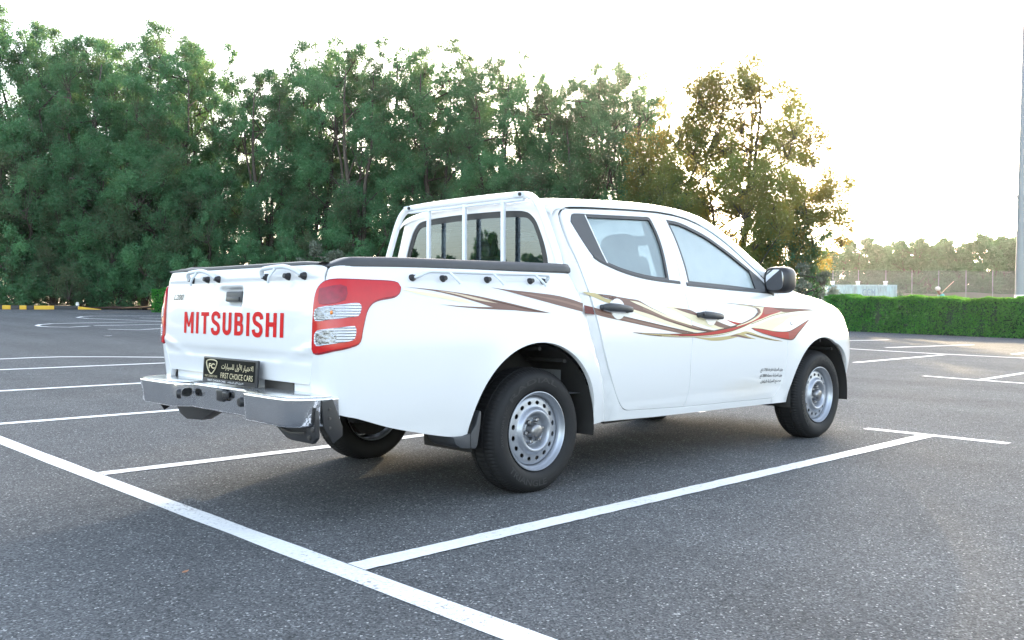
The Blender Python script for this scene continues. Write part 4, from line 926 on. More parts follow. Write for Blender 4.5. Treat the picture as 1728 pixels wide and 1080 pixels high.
# sill panel under the tailgate
sp_ = MB(); sp_.box((-1.235, 0, .595), (.05, 1.42, .085), bev=.01); spn = sp_.build('rear_sill_panel', M['white_plain'], T)
sp_ = MB(); sp_.box((-1.262, -.40, .603), (.012, .26, .06), bev=.003); sp_.build('sill_bracket', M['axle'], T)
for y in (.60, .565, .53, -.62, -.655, -.69): pass
# tie-down rails
def tie_rail(pts, feet, hooks, r=.0090, out=(0, -1, 0)):
    mb = MB(); q = crom3(pts); mb.tube(q, r, 12); 
    for a, b in hooks: mb.tube(crom3([a, (Vector(a) + Vector(b)) / 2 + Vector(out) * .012, Vector(b)]), .0065, 8)
    o = mb.build('tie_rail', M['alu'], T, True, 50)
    for a, d in feet:
        f = MB(); n = Vector(d).normalized(); a = Vector(a); f.tube([a - n * .004, a + n * .008, a + n * .016, a + n * .026], [.018, .0165, .012, .011], 14); f.build('rail_foot', M['black'], o)
    return o
def crom3(pts, k=6):
    P = [Vector(p) for p in pts]; n = len(P); out = []
    for i in range(n - 1):
        p1, p2 = P[i], P[i + 1]; p0 = P[i - 1] if i else 2 * p1 - p2; p3 = P[i + 2] if i + 2 < n else 2 * p2 - p1
        for j in range(k):
            t = j / k; out.append(.5 * ((2 * p1) + (p2 - p0) * t + (2 * p0 - 5 * p1 + 4 * p2 - p3) * t * t + (3 * p1 - p0 - 3 * p2 + p3) * t ** 3))
    out.append(P[-1]); return out
for sg in (-1, 1):
    def Y(x, z, o_): return (x, sg * (ySide(x, z) + o_), z)
    zt = 1.142
    feet = [(Y(x, 1.110, 0), (0, sg, .15)) for x in (-.835, -.655, -.375, -.075, .02)]
    pts = [Y(-.835, 1.112, .02), Y(-.82, 1.120, .040), Y(-.775, zt - .004, .05), Y(-.70, zt, .052), Y(-.30, zt, .052), Y(-.06, zt + .002, .052), Y(.015, zt, .050), Y(.028, 1.13, .042), Y(.022, 1.112, .02)]
    hooks = [(Y(x, zt, .052), Y(x + .035, 1.085, .075)) for x in (-.65, -.37, -.075)]
    tie_rail(pts, feet, hooks, out=(0, sg, -.4))
for y0, y1 in ((.437, .135), (-.345, -.665)):
    def G(y, z, o_): return tuple(on_gate(y, z, o_))
    zt = 1.140; s_ = -1
    feet = [(G(y, 1.112, 0), (-1, 0, .15)) for y in (y0, (y0 + y1) / 2 - .03, y1)]
    pts = [G(y0, 1.112, .02), G(y0 - .004, 1.124, .034), G(y0 - .03, zt - .002, .042), G((y0 + y1) / 2, zt + .004, .044), G(y1 + .10, zt + .002, .043), G(y1 + .03, zt - .012, .036), G(y1, 1.114, .02)]
    hooks = [(G((y0 + y1) / 2 + .02, zt + .003, .044), G((y0 + y1) / 2 + .05, 1.098, .062))]
    tie_rail(pts, feet, hooks, r=.0105, out=(-1, 0, -.4))
# ---- tail lights
def tail_light(mr_):
    out = crom(TAIL, .02, True)
    TS = lambda u, v: B(u, v)
    V, F, N = skin(out, TS, off=.010, step=.03, rim=.02, gap=0)
    if mr_: V = [Vector(mir(v)) for v in V]; N = [Vector(mir(n)) for n in N]; F = [f[::-1] for f in F]
    o = mesh_obj('tail_light', V, F, M['red_lens'], T, True, None, N)
    bz_ = panel('lamp_bezel', M['red_dark'], inset2(out if area2(out) > 0 else out[::-1], -.007), o, TS, mr_, off=.004, step=.04, rim=.01, gap=0)
    panel('reversing_lens', M['clear_lens'], crom(CLEAR1, .02, True), o, TS, mr_, off=.0128, step=.03, rim=.006, gap=0)
    panel('indicator_lens', M['clear_lens'], crom(CLEAR2, .02, True), o, TS, mr_, off=.0128, step=.03, rim=.006, gap=0)
    for z0_, z1_, zl in ((.928, .972, .0), (.822, .870, .0)):
        bo_ = crom([(-1.322, z0_ - .006), (-1.326, z1_ - .012), (-1.30, z1_ - .003), (-1.262, z1_ + .002), (-1.242, z1_ - .008), (-1.240, z0_ + .012), (-1.256, z0_ + .001), (-1.29, z0_ - .004)], .012, True)
        panel('lamp_bowl', M['bowl'], bo_, o, TS, mr_, off=.0133, step=.02, rim=.003, gap=0)
    panel('reflector_lens', M['red_dark'], chain(crom(REFL + [REFL[0]], .03)), o, TS, mr_, off=.0122, step=.03, rim=.004, gap=0)
    for zz, x in ((.95, -1.256),):
        c = Vector(TS(x, zz)) + snorm(TS, x, zz) * .0140; c = Vector(mir(c)) if mr_ else c
        MB().ellipsoid(c, (.006, .008, .009)).build('amber_bulb', M['amber'], o)
    return o
tail_light(False); tail_light(True)
# ---- side stripes: flat vinyl laid on the skin
def stripes(mr_):
    ms = list(DEC); mats = [DEC[k] for k in ms]; V = []; F = []; MI = []; N = []
    for k, (mn, ly, up_, lo_) in enumerate(DECALS):
        u1 = crom(up_, .03); l1 = crom(lo_, .03)
        if len(u1) < 2 or len(l1) < 2: continue
        out = chain(u1, l1[::-1])
        if abs(area2(out)) < 1e-5: continue
        try: v, f, n = skin(out, B, off=.0010 + .00035 * ly + .00001 * k, step=.05, rim=0, gap=0)
        except Exception: continue
        b_ = len(V); V += v; N += n; F += [tuple(b_ + i for i in q) for q in f]; MI += [ms.index(mn)] * len(f)
    if mr_: V = [Vector(mir(v)) for v in V]; N = [Vector(mir(n)) for n in N]; F = [f[::-1] for f in F]
    return mesh_obj('side_stripes', V, F, mats, T, True, MI, N)
stripes(False); stripes(True)
# ---- cab: skin with a rounded rear corner
CXR = .27; CRC = .07; CS0 = CXR + CRC; CSE = CS0 - CRC * math.pi / 2; CQ = .60
def xCab(z): return .258
def CB(s, z):
    if s >= CS0:
        x = s + (xCab(z) + CRC - CS0) * math.exp(-(s - CS0) / .05)
        p = B(x, z) if x < FS else B(s, z)
        d = x - bed_edge(z)
        k = .030 * (1 - ssx(-.01, .075, d)) * (1 - ssx(1.10, 1.25, z)) if z < 1.25 else 0
        return (p[0], p[1] + k, p[2])
    xc = xCab(z) + CRC; k0 = .030 * (1 - ssx(1.10, 1.25, z)); ys = ySide(xc, z) - k0; yc = ys - CRC
    if s >= CSE:
        th = (CS0 - s) / CRC; return (xc - CRC * math.sin(th), -(yc + CRC * math.cos(th)), z)
    q = CSE - s; return (xc - CRC - .012 * (1 - (1 - q / CQ) ** 2), -yc * (1 - q / CQ), z)
CSC = CSE - CQ
def CBF(u, v):
    if u >= CSC: return CB(u, v)
    return mir(CB(2 * CSC - u, v))
rd_top = crom([(.306, 1.495), (.325, 1.519), (.361, 1.530), (.76, 1.553), (1.034, 1.563), (1.205, 1.566)])
rd_b = crom([(1.205, 1.566), (1.245, 1.50), (1.263, 1.439), (1.268, 1.259), (1.246, 1.121)])[:-1] + crom([(1.246, 1.121), (1.270, .999), (1.296, .891), (1.300, .755), (1.288, .634), (1.300, .51), (1.295, .414), (1.281, .360)])
rd_bot = [(1.281, .360), (.78, .376)]
rd_rear = crom([(.78, .376), (.72, .381), (.671, .402), (.602, .474), (.533, .59), (.467, .74), (.403, .947), (.37, 1.068), (.343, 1.226), (.314, 1.335), (.303, 1.45), (.306, 1.495)])
rdoor_out = chain(rd_top, rd_b, rd_bot, rd_rear)
fd_top = crom([(1.205, 1.566), (1.411, 1.557), (1.587, 1.526), (1.758, 1.468), (1.941, 1.373), (2.1, 1.266), (2.244, 1.17), (2.345, 1.085)])
fd_front = crom([(2.345, 1.085), (2.405, .988), (2.432, .85), (2.446, .695), (2.434, .572), (2.408, .448), (2.374, .368), (2.323, .343)])
fd_bot = [(2.323, .343), (1.281, .360)]
fdoor_out = chain(fd_top, fd_front, fd_bot, rd_b[::-1])
rwin = chain(crom([(.372, 1.455), (.395, 1.497), (.44, 1.506), (.55, 1.510), (1.06, 1.530), (1.115, 1.528), (1.145, 1.47)]), crom([(1.145, 1.47), (1.160, 1.40), (1.160, 1.30), (1.135, 1.14)]), crom([(1.135, 1.14), (1.0, 1.146), (.85, 1.162), (.70, 1.190), (.585, 1.222), (.525, 1.242), (.485, 1.265), (.44, 1.33), (.40, 1.40), (.372, 1.455)]))
fwin = chain(crom([(1.285, 1.528), (1.418, 1.518), (1.552, 1.485), (1.686, 1.442), (1.815, 1.384), (1.926, 1.328), (2.02, 1.275), (2.09, 1.235), (2.20, 1.155), (2.262, 1.088)]), [(2.262, 1.088), (1.75, 1.108), (1.325, 1.126)], crom([(1.325, 1.126), (1.335, 1.238), (1.322, 1.395), (1.285, 1.528)]))
# cab quarter: sill, rear corner and rear wall are one pressing
def zrs(x): return itp([.25, .30, .361, .76, 1.034, 1.222, 1.411, 1.587, 1.758, 1.941, 2.1, 2.244, 2.345, 2.6, 2.8, 3.07, 3.27, 3.45, 3.6, 3.75], [1.512, 1.525, 1.540, 1.563, 1.573, 1.577, 1.567, 1.536, 1.478, 1.383, 1.276, 1.180, 1.098, 1.066, 1.045, .998, .945, .865, .76, .64], x)
top_line = crom([(.361, 1.539), (.325, 1.533), (.29, 1.527), (.26, 1.535), (.22, 1.548), (CSE, 1.552), (CSE - .2, 1.575), (CSC, 1.585)])
top_line = top_line + [(2 * CSC - p[0], p[1]) for p in top_line[::-1]]
right_low = chain([(.361, 1.539), (.361, 1.530)], rd_top[::-1][len(rd_top) - 6:], rd_rear[::-1], rd_bot[::-1], fd_bot[::-1], [(2.323, .343), (2.345, .302)], [(1.6, .311), (1.0, .317), (.569, .323), (.455, .325)], [(.45, .55), (.40, .75), (.33, .90), (.27, 1.0), (CSE, 1.02), (CSC, 1.02)])
right_low = [p for i, p in enumerate(right_low)]
left_low = [(2 * CSC - p[0], p[1]) for p in right_low[::-1]]
q_out = chain(right_low, left_low, top_line[::-1])
rw = crom([(-.02, 1.475), (.02, 1.502), (-.08, 1.522), (-.3, 1.530), (CSC, 1.534)][1:], .03)
# rear window outline in cab coordinates
def rear_u(y):  # y>0 means right side
    yc_ = ySide(xCab(1.3) + CRC, 1.3) - CRC; return CSE - CQ * (1 - y / yc_)
def rwp(y, z):
    yc_ = ySide(xCab(z) + CRC, z) - .030 * (1 - ssx(1.10, 1.25, z)) - CRC
    return (CSE - CQ * (1 - y / yc_), z)
half = [rwp(.655, 1.10), rwp(.66, 1.20), rwp(.635, 1.32), rwp(.585, 1.43), rwp(.555, 1.475), rwp(.50, 1.515), rwp(.40, 1.530), rwp(.20, 1.538), rwp(0, 1.540)]
hr_ = crom(half, .025); rwin_back = chain(hr_, [(2 * CSC - p[0], p[1]) for p in hr_[::-1]])
panel('cab_shell', W_, q_out, T, CBF, holes=[rwin_back], step=.05, rim=.02, gap=.002)
bw = panel('rear_window', M['glass_dark'], rwin_back, T, CBF, off=-.012, step=.06, rim=0, gap=-.004)
def ring_panel(name, mat, outl, w, parent, S, mr_=False, off=.001, rim=.012, step=.05):
    o_ = outl if area2(outl) > 0 else outl[::-1]
    return panel(name, mat, o_, parent, S, mr_, holes=[inset2(o_, w)], off=off, rim=rim, gap=0, step=step)
ring_panel('window_seal', M['black'], rwin_back, .034, bw, CBF, off=-.008)
dl = MB()
for k in range(11):
    z = 1.14 + k * .034; yh = itp([1.1, 1.3, 1.43, 1.53], [.60, .58, .50, .36], z)
    dl.tube([tuple(Vector(CBF(*rwp(y, z))) + Vector((.0145, 0, 0))) if y >= 0 else tuple(Vector(mir(CBF(*rwp(-y, z)))) + Vector((.0145, 0, 0))) for y in [-yh + 2 * yh * i / 12 for i in range(13)]], .0009, 4)
dl.build('heater_lines', M['axle'], bw)
# ---- roof, windscreen and pillars
def zc(x): return itp([.23, .30, .43, .66, .93, 1.2, 1.5, 1.72, 1.95, 2.2, 2.5, 2.75, 2.95, 3.2, 3.4, 3.55, 3.66, 3.75], [1.588, 1.607, 1.628, 1.645, 1.660, 1.669, 1.669, 1.655, 1.565, 1.430, 1.255, 1.125, 1.105, 1.065, 1.010, .945, .860, .74], x)
def half_w(x):
    z = zrs(x)
    if x <= FS: return ySide(x, z)
    xf = itp([.25, .40, .55, .70, .80, .90, 1.0], [3.70, 3.76, 3.80, 3.78, 3.75, 3.66, 3.5], z); yb = ySide(FS, z); ry = min(FR, yb - .05); rx = xf - FS
    sn = min(1, (x - FS) / rx) ** (1 / .8); return yb - ry + ry * max(0, math.cos(math.asin(min(1, sn)))) ** .8
def U(x, t):
    """upper skin: t = -1..1 across from the right edge to the left edge"""
    n = 2.5 if x < 2.4 else 2.2; a = t * math.pi / 2; yw = half_w(x); z0 = zrs(x); h = zc(x) - z0
    y = yw * math.copysign(abs(math.sin(a)) ** (2 / n), a); z = z0 + h * max(0.0, math.cos(a)) ** (2 / n)
    return (x, y, z)
def Uroof(x, t):
    if x >= .30: return U(x, t)
    k = (.30 - x) / .06; a = min(1, k) * math.pi / 2; p = U(.30, t); return (.30 - .052 * math.sin(a), p[1] * (1 - .012 * k), p[2] - .050 * (1 - math.cos(a)))
ts = [-1 + 2 * i / 48 for i in range(49)]
ts = [math.copysign(abs(t) ** .8, t) for t in ts]
rf = MB(); rf.grid(Uroof, [.24, .25, .26, .27, .28, .29, .30, .34, .4, .5, .6, .75, .9, 1.05, 1.2, 1.35, 1.5, 1.6, 1.68, 1.72], ts, flip=False)
rf.build('roof', W_, T, True, 60)
tp = .86
xs_w = [1.72, 1.78, 1.86, 1.95, 2.05, 2.15, 2.25, 2.35, 2.46]
for sg in (-1, 1):
    pl = MB(); pl.grid(lambda x, t: U(x, sg * t), xs_w, [tp + (1 - tp) * i / 6 for i in range(7)], flip=(sg < 0)); pl.build('windscreen_pillar', W_, T, True, 60)
ws = MB(); ws.grid(lambda x, t: U(x, t), [1.72] + xs_w[1:] + [2.55, 2.65, 2.74], [-tp + 2 * tp * i / 24 for i in range(25)]); ws.build('windscreen', M['glass_front'], T, True, None)
hd_ = MB(); hd_.grid(U, [2.46, 2.55, 2.65, 2.74], [tp + (1 - tp) * i / 6 for i in range(7)]); hd_.grid(U, [2.46, 2.55, 2.65, 2.74], [-1 + (1 - tp) * i / 6 for i in range(7)])
hd_.grid(U, [2.74, 2.8, 2.9, 3.0, 3.1, 3.2, 3.3, 3.4, 3.5, 3.56, 3.6, 3.64], ts); hd_.build('bonnet', W_, T, True, 60)
# ---- doors
def door(kind, out, win, mr_, hpos):
    front = kind == 'front'
    d = panel('front_door' if front else 'rear_door', W_, out, T, B, mr_, holes=[win], step=.05, rim=.02, gap=.003)
    wi = win if area2(win) > 0 else win[::-1]
    gl = panel('door_window', M['glass_bright'] if front else M['glass'], wi, d, B, mr_, off=-.014, step=.08, rim=0, gap=-.004)
    ring_panel('window_seal', M['black'], wi, .017, d, B, mr_, off=-.002, rim=.02)
    inn = panel('door_lining', M['liner'], inset2(out, .03) if area2(out) > 0 else inset2(out[::-1], .03), d, lambda u, v: tuple(Vector(B(u, v)) + Vector((0, .05, 0))), mr_, holes=[inset2(wi, -.012)], step=.09, rim=0, gap=0)
    inn.data.flip_normals()
    # handle
    s0, s1, z0, z1 = hpos
    hp = []
    for i in range(13):
        t = i / 12; s = s0 + (s1 - s0) * t; z = z0 + (z1 - z0) * t; st = .012 + .034 * math.sin(math.pi * min(1, max(0, t))) ** .45
        hp.append(Vector(B(s, z)) + snorm(B, s, z) * st)
    if mr_: hp = [Vector(mir(p)) for p in hp]
    hm = MB(); hm.tube(hp, [.012, .019, .0225, .023, .023, .0225, .021, .020, .0195, .019, .018, .016, .011], 12, flat=(1, .62), up=(0, 0, 1)); hm.build('door_handle', M['plastic'], d)
    for s_ in (s0 + .015, s1 - .03):
        a = Vector(B(s_, z0 + (z1 - z0) * ((s_ - s0) / (s1 - s0)))); n = snorm(B, s_, z0); q = [a - n * .004, a + n * .03]
        if mr_: q = [Vector(mir(p)) for p in q]
        MB().tube(q, [.017, .014], 10).build('handle_base', M['plastic'], d)
    cc = ((s0 + s1) / 2 + .02, (z0 + z1) / 2); cup = [(cc[0] + .062 * math.cos(a), cc[1] + .058 * math.sin(a)) for a in [2 * math.pi * i / 36 for i in range(36)]]
    def CUP(u, v):
        r = math.hypot((u - cc[0]) / .062, (v - cc[1]) / .058); p = B(u, v); return (p[0], p[1] + .0, p[2])
    panel('handle_cup', W_, cup, d, CUP, mr_, off=.0042, step=.02, rim=.004, gap=0)
    if front:
        bs = [(1.30, 1.120), (1.75, 1.100), (2.262, 1.080), (2.30, 1.068)]
        strip('waist_moulding', M['black'], crom(bs, .05), d, B, -.010, .012, .006, mr_)
        sail = chain([(2.095, 1.232), (2.200, 1.165), (2.262, 1.090), (2.30, 1.07)], [(2.105, 1.080)])
        panel('window_sail', M['black'], chain(crom([(2.075, 1.240), (2.15, 1.196), (2.24, 1.128), (2.285, 1.075)]), [(2.285, 1.075), (2.085, 1.088)]), d, B, mr_, off=.0015, step=.05, rim=.01, gap=0)
        for k in range(3): side_text(d, mr_, k)
        key = Vector(B(s0 + .02, z0)) + snorm(B, s0 + .02, z0) * .043; key = Vector(mir(key)) if mr_ else key
        MB().ellipsoid(key, (.011, .006, .011)).build('door_lock', M['black'], d)
    else:
        bs = [(.485, 1.262), (.525, 1.240), (.585, 1.219), (.70, 1.186), (.85, 1.158), (1.0, 1.142), (1.235, 1.128)]
        strip('waist_moulding', M['black'], crom(bs, .05), d, B, -.008, .010, .006, mr_)
        tri = chain(crom([(.372, 1.455), (.395, 1.497), (.44, 1.506), (.50, 1.508)]), [(.50, 1.508), (.560, 1.30), (.585, 1.224)], crom([(.585, 1.224), (.525, 1.242), (.485, 1.265), (.44, 1.33), (.40, 1.40), (.372, 1.455)]))
        panel('quarter_trim', M['plastic'], tri, d, B, mr_, off=.002, step=.05, rim=.012, gap=0)
        dv = MB(); q = [(.508, 1.504), (.566, 1.30), (.592, 1.226)]
        strip('window_divider', M['white_letter'], crom(q, .05), d, B, -.004, .004, .004, mr_)
        dvb = MB()
    return d
AR = ['\u0648\u0632\u0646 \u0627\u0644\u0645\u0631\u0643\u0628\u0629 \u0641\u0627\u0631\u063a\u0629 1750 \u0643\u063a', '\u0648\u0632\u0646 \u0627\u0644\u0645\u0631\u0643\u0628\u0629 \u0645\u062d\u0645\u0644\u0629 2850 \u0643\u063a', '\u0645\u0635\u0646\u0639 \u0627\u0644\u0645\u0631\u0643\u0628\u0629 \u0627\u0644\u064a\u0627\u0628\u0627\u0646']
FORMS = {0x627: (0xFE8D, 0xFE8E, 0, 0), 0x623: (0xFE83, 0xFE84, 0, 0), 0x629: (0xFE93, 0xFE94, 0, 0), 0x62F: (0xFEA9, 0xFEAA, 0, 0), 0x631: (0xFEAD, 0xFEAE, 0, 0), 0x632: (0xFEAF, 0xFEB0, 0, 0), 0x648: (0xFEED, 0xFEEE, 0, 0)}
for c_, b_ in ((0x628, 0xFE8F), (0x62A, 0xFE95), (0x62D, 0xFEA1), (0x62E, 0xFEA5), (0x633, 0xFEB1), (0x635, 0xFEB9), (0x639, 0xFEC9), (0x63A, 0xFECD), (0x641, 0xFED1), (0x643, 0xFED9), (0x644, 0xFEDD), (0x645, 0xFEE1), (0x646, 0xFEE5), (0x64A, 0xFEF1)): FORMS[c_] = (b_, b_ + 1, b_ + 2, b_ + 3)
def shape_arabic(t):
    """joined letter forms in visual (left to right) order"""
    cs = [ord(c) for c in t]; out = []; i = 0
    def joins_next(c): return c in FORMS and FORMS[c][2]
    prev = False; k = 0
    while k < len(cs):
        c = cs[k]
        if c == 0x644 and k + 1 < len(cs) and cs[k + 1] in (0x627, 0x623):
            b = 0xFEFB if cs[k + 1] == 0x627 else 0xFEF7; out.append(chr(b + (1 if prev else 0))); prev = False; k += 2; continue
        if c not in FORMS: out.append(chr(c)); prev = False; k += 1; continue
        nx = k + 1 < len(cs) and cs[k + 1] in FORMS and bool(FORMS[c][2]); f = FORMS[c]
        out.append(chr(f[3] if (prev and nx) else f[2] if nx else f[1] if prev else f[0])); prev = bool(f[2]) and nx; k += 1
    r = out[::-1]; s = ''.join(r); words_ = []; num = ''
    for ch in s:      # digits keep their own order
        if ch.isdigit(): num = ch + num
        else: words_.append(num + ch); num = ''
    return ''.join(words_) + num
def side_text(parent, mr_, k):
    V, F = letters(shape_arabic(AR[k]), 1.0, .018); z1 = .560 - .040 * k
    x0, x1 = (2.105, 2.395) if k < 2 else (2.125, 2.395)
    V = fit(V, 0, 1, 0, 1)
    P = []
    for x, y in V:
        xx = x0 + (x1 - x0) * x if not mr_ else x1 - (x1 - x0) * x
        zz = z1 - .026 + .030 * y - .012 * x * (1 if not mr_ else -1) * .6
        q = Vector(B(xx, zz)) + snorm(B, xx, zz) * .0015; P.append(Vector(mir(q)) if mr_ else q)
    mesh_obj('weight_lettering', P, F, M['black_letter'], parent, False)
for mr_ in (False, True):
    door('rear', rdoor_out, rwin, mr_, (.441, .706, .976, .958)); door('front', fdoor_out, fwin, mr_, (1.350, 1.612, .930, .913))
# ---- front wings, bumper and lamps
def fz(s): return zrs(min(s, FS + FR * math.sin(min(1.5, max(0, s - FS) / FR)))) if s > FS else zrs(s)
ftop = [(s, max(.62, fz(s) + .002)) for s in [2.345 + .05 * i for i in range(31)]]
s_end = FS + FR * math.pi / 2
front_low = crom([(3.385, .335), (3.387, .28), (3.45, .262), (3.7, .25), (s_end, .245)])
wing_out = chain(fd_front[::-1], [(2.350, 1.092)], ftop, [(s_end, .62)], front_low[::-1], FARC[::-1], [(2.523, .300), (2.345, .300)])
for mr_ in (False, True):
    w = panel('front_wing', W_, wing_out, T, B, mr_, step=.05, rim=.03, gap=.003)
    rp = [(2.520 + .036 * math.cos(a), .868 + .015 * math.sin(a)) for a in [2 * math.pi * i / 20 for i in range(20)]]
    panel('side_repeater', M['clear_lens'], rp, w, B, mr_, off=.007, step=.03, rim=.008, gap=0)
    hl = crom([(3.62, .70), (3.70, .83), (3.82, .86), (4.0, .82), (4.02, .72), (3.85, .67)], .03, True)
    panel('headlight', M['clear_lens'], hl, T, B, mr_, off=.006, step=.05, rim=.01, gap=0)
fb = MB(); fb.grid(lambda u, v: (itp([.245, .4, .55, .70, .9], [3.70, 3.76, 3.80, 3.78, 3.62], v), u, v), [-.30 + .1 * i for i in range(7)], [.245, .32, .4, .48, .55, .62, .70, .78, .86, .93]); fb.build('front_bumper', W_, T, True, 60)
gr = MB()
for k in range(4): gr.box((3.80 - .01 * k, 0, .66 + .05 * k), (.02, .62, .022), bev=.005)
gr.build('grille', M['grille'], T)
# ---- door mirrors
for sg in (-1, 1):
    mb = MB(); mb.ellipsoid((2.275, sg * .925, 1.166), (.085, .100, .092), .62, 32, 20)
    mb.v = [(max(v[0], 2.205 - .25 * (abs(v[1]) - .925)), v[1], v[2]) for v in mb.v]
    mo = mb.build('door_mirror', M['black'], T, True, 45)
    mb = MB(); pts = [(sg * (.925 + .076 * math.copysign(abs(math.cos(a)) ** .55, math.cos(a))), 1.166 + .070 * math.copysign(abs(math.sin(a)) ** .6, math.sin(a))) for a in [2 * math.pi * i / 32 for i in range(32)]]
    mb.prism(pts, lambda p, d: (2.2045 - d - .25 * (p[0] * sg - .925), p[0], p[1]), 0, .003); mb.build('mirror_glass', M['mirror'], mo)
    mb = MB(); mb.tube([(2.262, sg * .815, 1.092), (2.268, sg * .85, 1.098), (2.275, sg * .885, 1.11)], [.028, .026, .03], 12, flat=(.8, 1.4)); mb.build('mirror_arm', M['black'], mo)
# ---- guard frame behind the rear window
gx_ = .205
gp = [(gx_, -.80, 1.19), (gx_, -.775, 1.27), (gx_, -.735, 1.36), (gx_, -.68, 1.475), (gx_, -.655, 1.52), (gx_, -.625, 1.562), (gx_, -.585, 1.592), (gx_, -.54, 1.606), (gx_, -.48, 1.610), (gx_, -.25, 1.615)]
gp = gp + [(gx_, 0, 1.616)] + [(p[0], -p[1], p[2]) for p in gp[::-1]]
gm = MB(); gm.tube(crom3(gp), .0205, 14, flat=(1, 1)); gd = gm.build('window_guard', M['white_plain'], T, True, 60)
for y in (.33, -.015, -.355): MB().box((gx_ - .004, y, 1.385), (.020, .026, .42), bev=.004).build('guard_bar', M['alu'], gd)
MB().box((gx_ - .004, 0, 1.584), (.022, 1.06, .016), bev=.004).build('guard_cross_bar', M['alu'], gd)
for y, z in ((.52, 1.608), (-.50, 1.611)):
    MB().box((gx_ - .018, y, z), (.022, .085, .030), (0, 0, 0), .006).build('joint_clamp', M['alu'], gd)
    MB().lathe([(0, .012), (.010, .010), (.011, 0)], (gx_ - .028, y - .02, z), (-1, 0, 0), 12).build('clamp_bolt', M['black'], gd)
for sg in (-1, 1):
    MB().box((gx_ + .012, sg * .78, 1.203), (.09, .07, .012), bev=.004).build('guard_foot', M['white_plain'], gd)
# ---- rear step bumper
hp_ = [(-1.370, 0), (-1.370, .28), (-1.378, .305), (-1.438, .385), (-1.450, .415), (-1.455, .715), (-1.446, .765), (-1.405, .815), (-1.30, .858), (-1.23, .858), (-1.23, 0)]
foot = [(x, -y) for x, y in hp_] + [(x, y) for x, y in hp_[::-1] if y > 0][0:]
foot = [(x, -y) for x, y in hp_[:-1]] + [(x, y) for x, y in hp_[::-1][1:]]
mb = MB(); mb.prism(foot, lambda p, d: (p[0] + .020 * ssx(.56, .45, d) if False else p[0] + (.012 if d < .5 else 0) * (1 if abs(p[1]) > .3 else .3), p[1] * (1 if d > .5 else .985), d), .462, .588, .010, 0, 3)
bmp = mb.build('rear_step_bumper', M['chrome'], T, True, 40)
def checker():
    m, n, l, b = nmat("checker_plate"); b.inputs['Metallic'].default_value = 1; b.inputs['Base Color'].default_value = (.72, .73, .75, 1); b.inputs['Roughness'].default_value = .22
    tc = n.new('ShaderNodeTexCoord'); hs_ = []
    for ang in (.785, -.785):
        mp = n.new('ShaderNodeMapping'); mp.inputs['Rotation'].default_value = (0, 0, ang); l.new(tc.outputs['Object'], mp.inputs[0])
        br = n.new('ShaderNodeTexBrick'); br.inputs['Scale'].default_value = 34; br.inputs['Mortar Size'].default_value = .035; br.inputs['Brick Width'].default_value = 1.6; br.inputs['Row Height'].default_value = .8; br.inputs['Color1'].default_value = (1, 1, 1, 1); br.inputs['Color2'].default_value = (0, 0, 0, 1); br.inputs['Mortar'].default_value = (0, 0, 0, 1); l.new(mp.outputs[0], br.inputs['Vector']); hs_.append(br)
    mx = n.new('ShaderNodeMath'); mx.operation = 'MAXIMUM'; l.new(hs_[0].outputs['Fac'], mx.inputs[0]); l.new(hs_[1].outputs['Fac'], mx.inputs[1])
    bp = n.new('ShaderNodeBump'); bp.inputs['Strength'].default_value = .9; bp.inputs['Distance'].default_value = .006; l.new(mx.outputs[0], bp.inputs['Height']); l.new(bp.outputs[0], b.inputs['Normal']); return m
M['tread'] = checker()
for sg in (-1, 1):
    stp = [(-1.436, sg * .43), (-1.441, sg * .71), (-1.433, sg * .755), (-1.398, sg * .802), (-1.30, sg * .842), (-1.262, sg * .842), (-1.262, sg * .28), (-1.385, sg * .28)]
    MB().prism(stp, lambda p, d: (p[0], p[1], d), .589, .594, .0015).build('step_plate', M['tread'], bmp)
    # end bracket and lower bracket
    eb = MB(); eb.prism([(-1.325, .575), (-1.275, .582), (-1.225, .46), (-1.225, .42), (-1.27, .392), (-1.32, .47)], lambda p, d: (p[0], sg * d, p[1]), .861, .869, .002); 
    if sg > 0: eb.prism([(-.18, .470), (-.44, .372), (-.62, .362), (-.70, .385), (-.80, .465), (-.80, .50), (-.18, .50)], lambda p, d: (d, -p[0], p[1]), -1.25, -1.19, .004)
    else: eb.prism([(-.50, .462), (-.63, .400), (-.67, .394), (-.84, .394), (-.872, .42), (-.872, .50), (-.865, .54), (-.855, .462)], lambda p, d: (d, -sg * p[0], p[1]), -1.36, -1.34, .004)
    ebo = eb.build('end_bracket', M['black'], bmp)
    if sg > 0: continue
    sl = MB(); sl.tube([(-1.365, sg * .60, .436), (-1.367, sg * .68, .428), (-1.365, sg * .79, .436)], .006, 8); sl.build('bracket_slot', M['axle'], ebo)
    for y, z in ((.825, .42), (.85, .455)): MB().lathe([(0, .008), (.009, .007), (.010, 0)], (-1.361, sg * y, z), (-1, 0, 0), 12).build('bracket_bolt', M['axle'], ebo)
    for z in (.56, .52, .48): MB().lathe([(0, .005), (.006, .004), (.006, 0)], (-1.29, sg * .869, z - .02), (0, sg, 0), 10).build('bracket_bolt', M['axle'], ebo)
def sensor(x, y, z, n, r=.026):
    MB().lathe([(r, 0), (r, .012), (r * .8, .020), (r * .45, .022), (0, .020)], (x, y, z), n, 20).build('parking_sensor', M['black'], bmp)
sensor(-1.418, .315, .532, (-.93, .36, 0)); sensor(-1.372, -.255, .530, (-1, 0, 0), .024)
cv_ = MB(); cv_.box((-1.381, -.055, .548), (.020, .075, .062), bev=.012, seg=3); cv_.box((-1.383, -.105, .552), (.018, .05, .036), bev=.010, seg=3); cv_.build('tow_cover', M['black'], bmp)
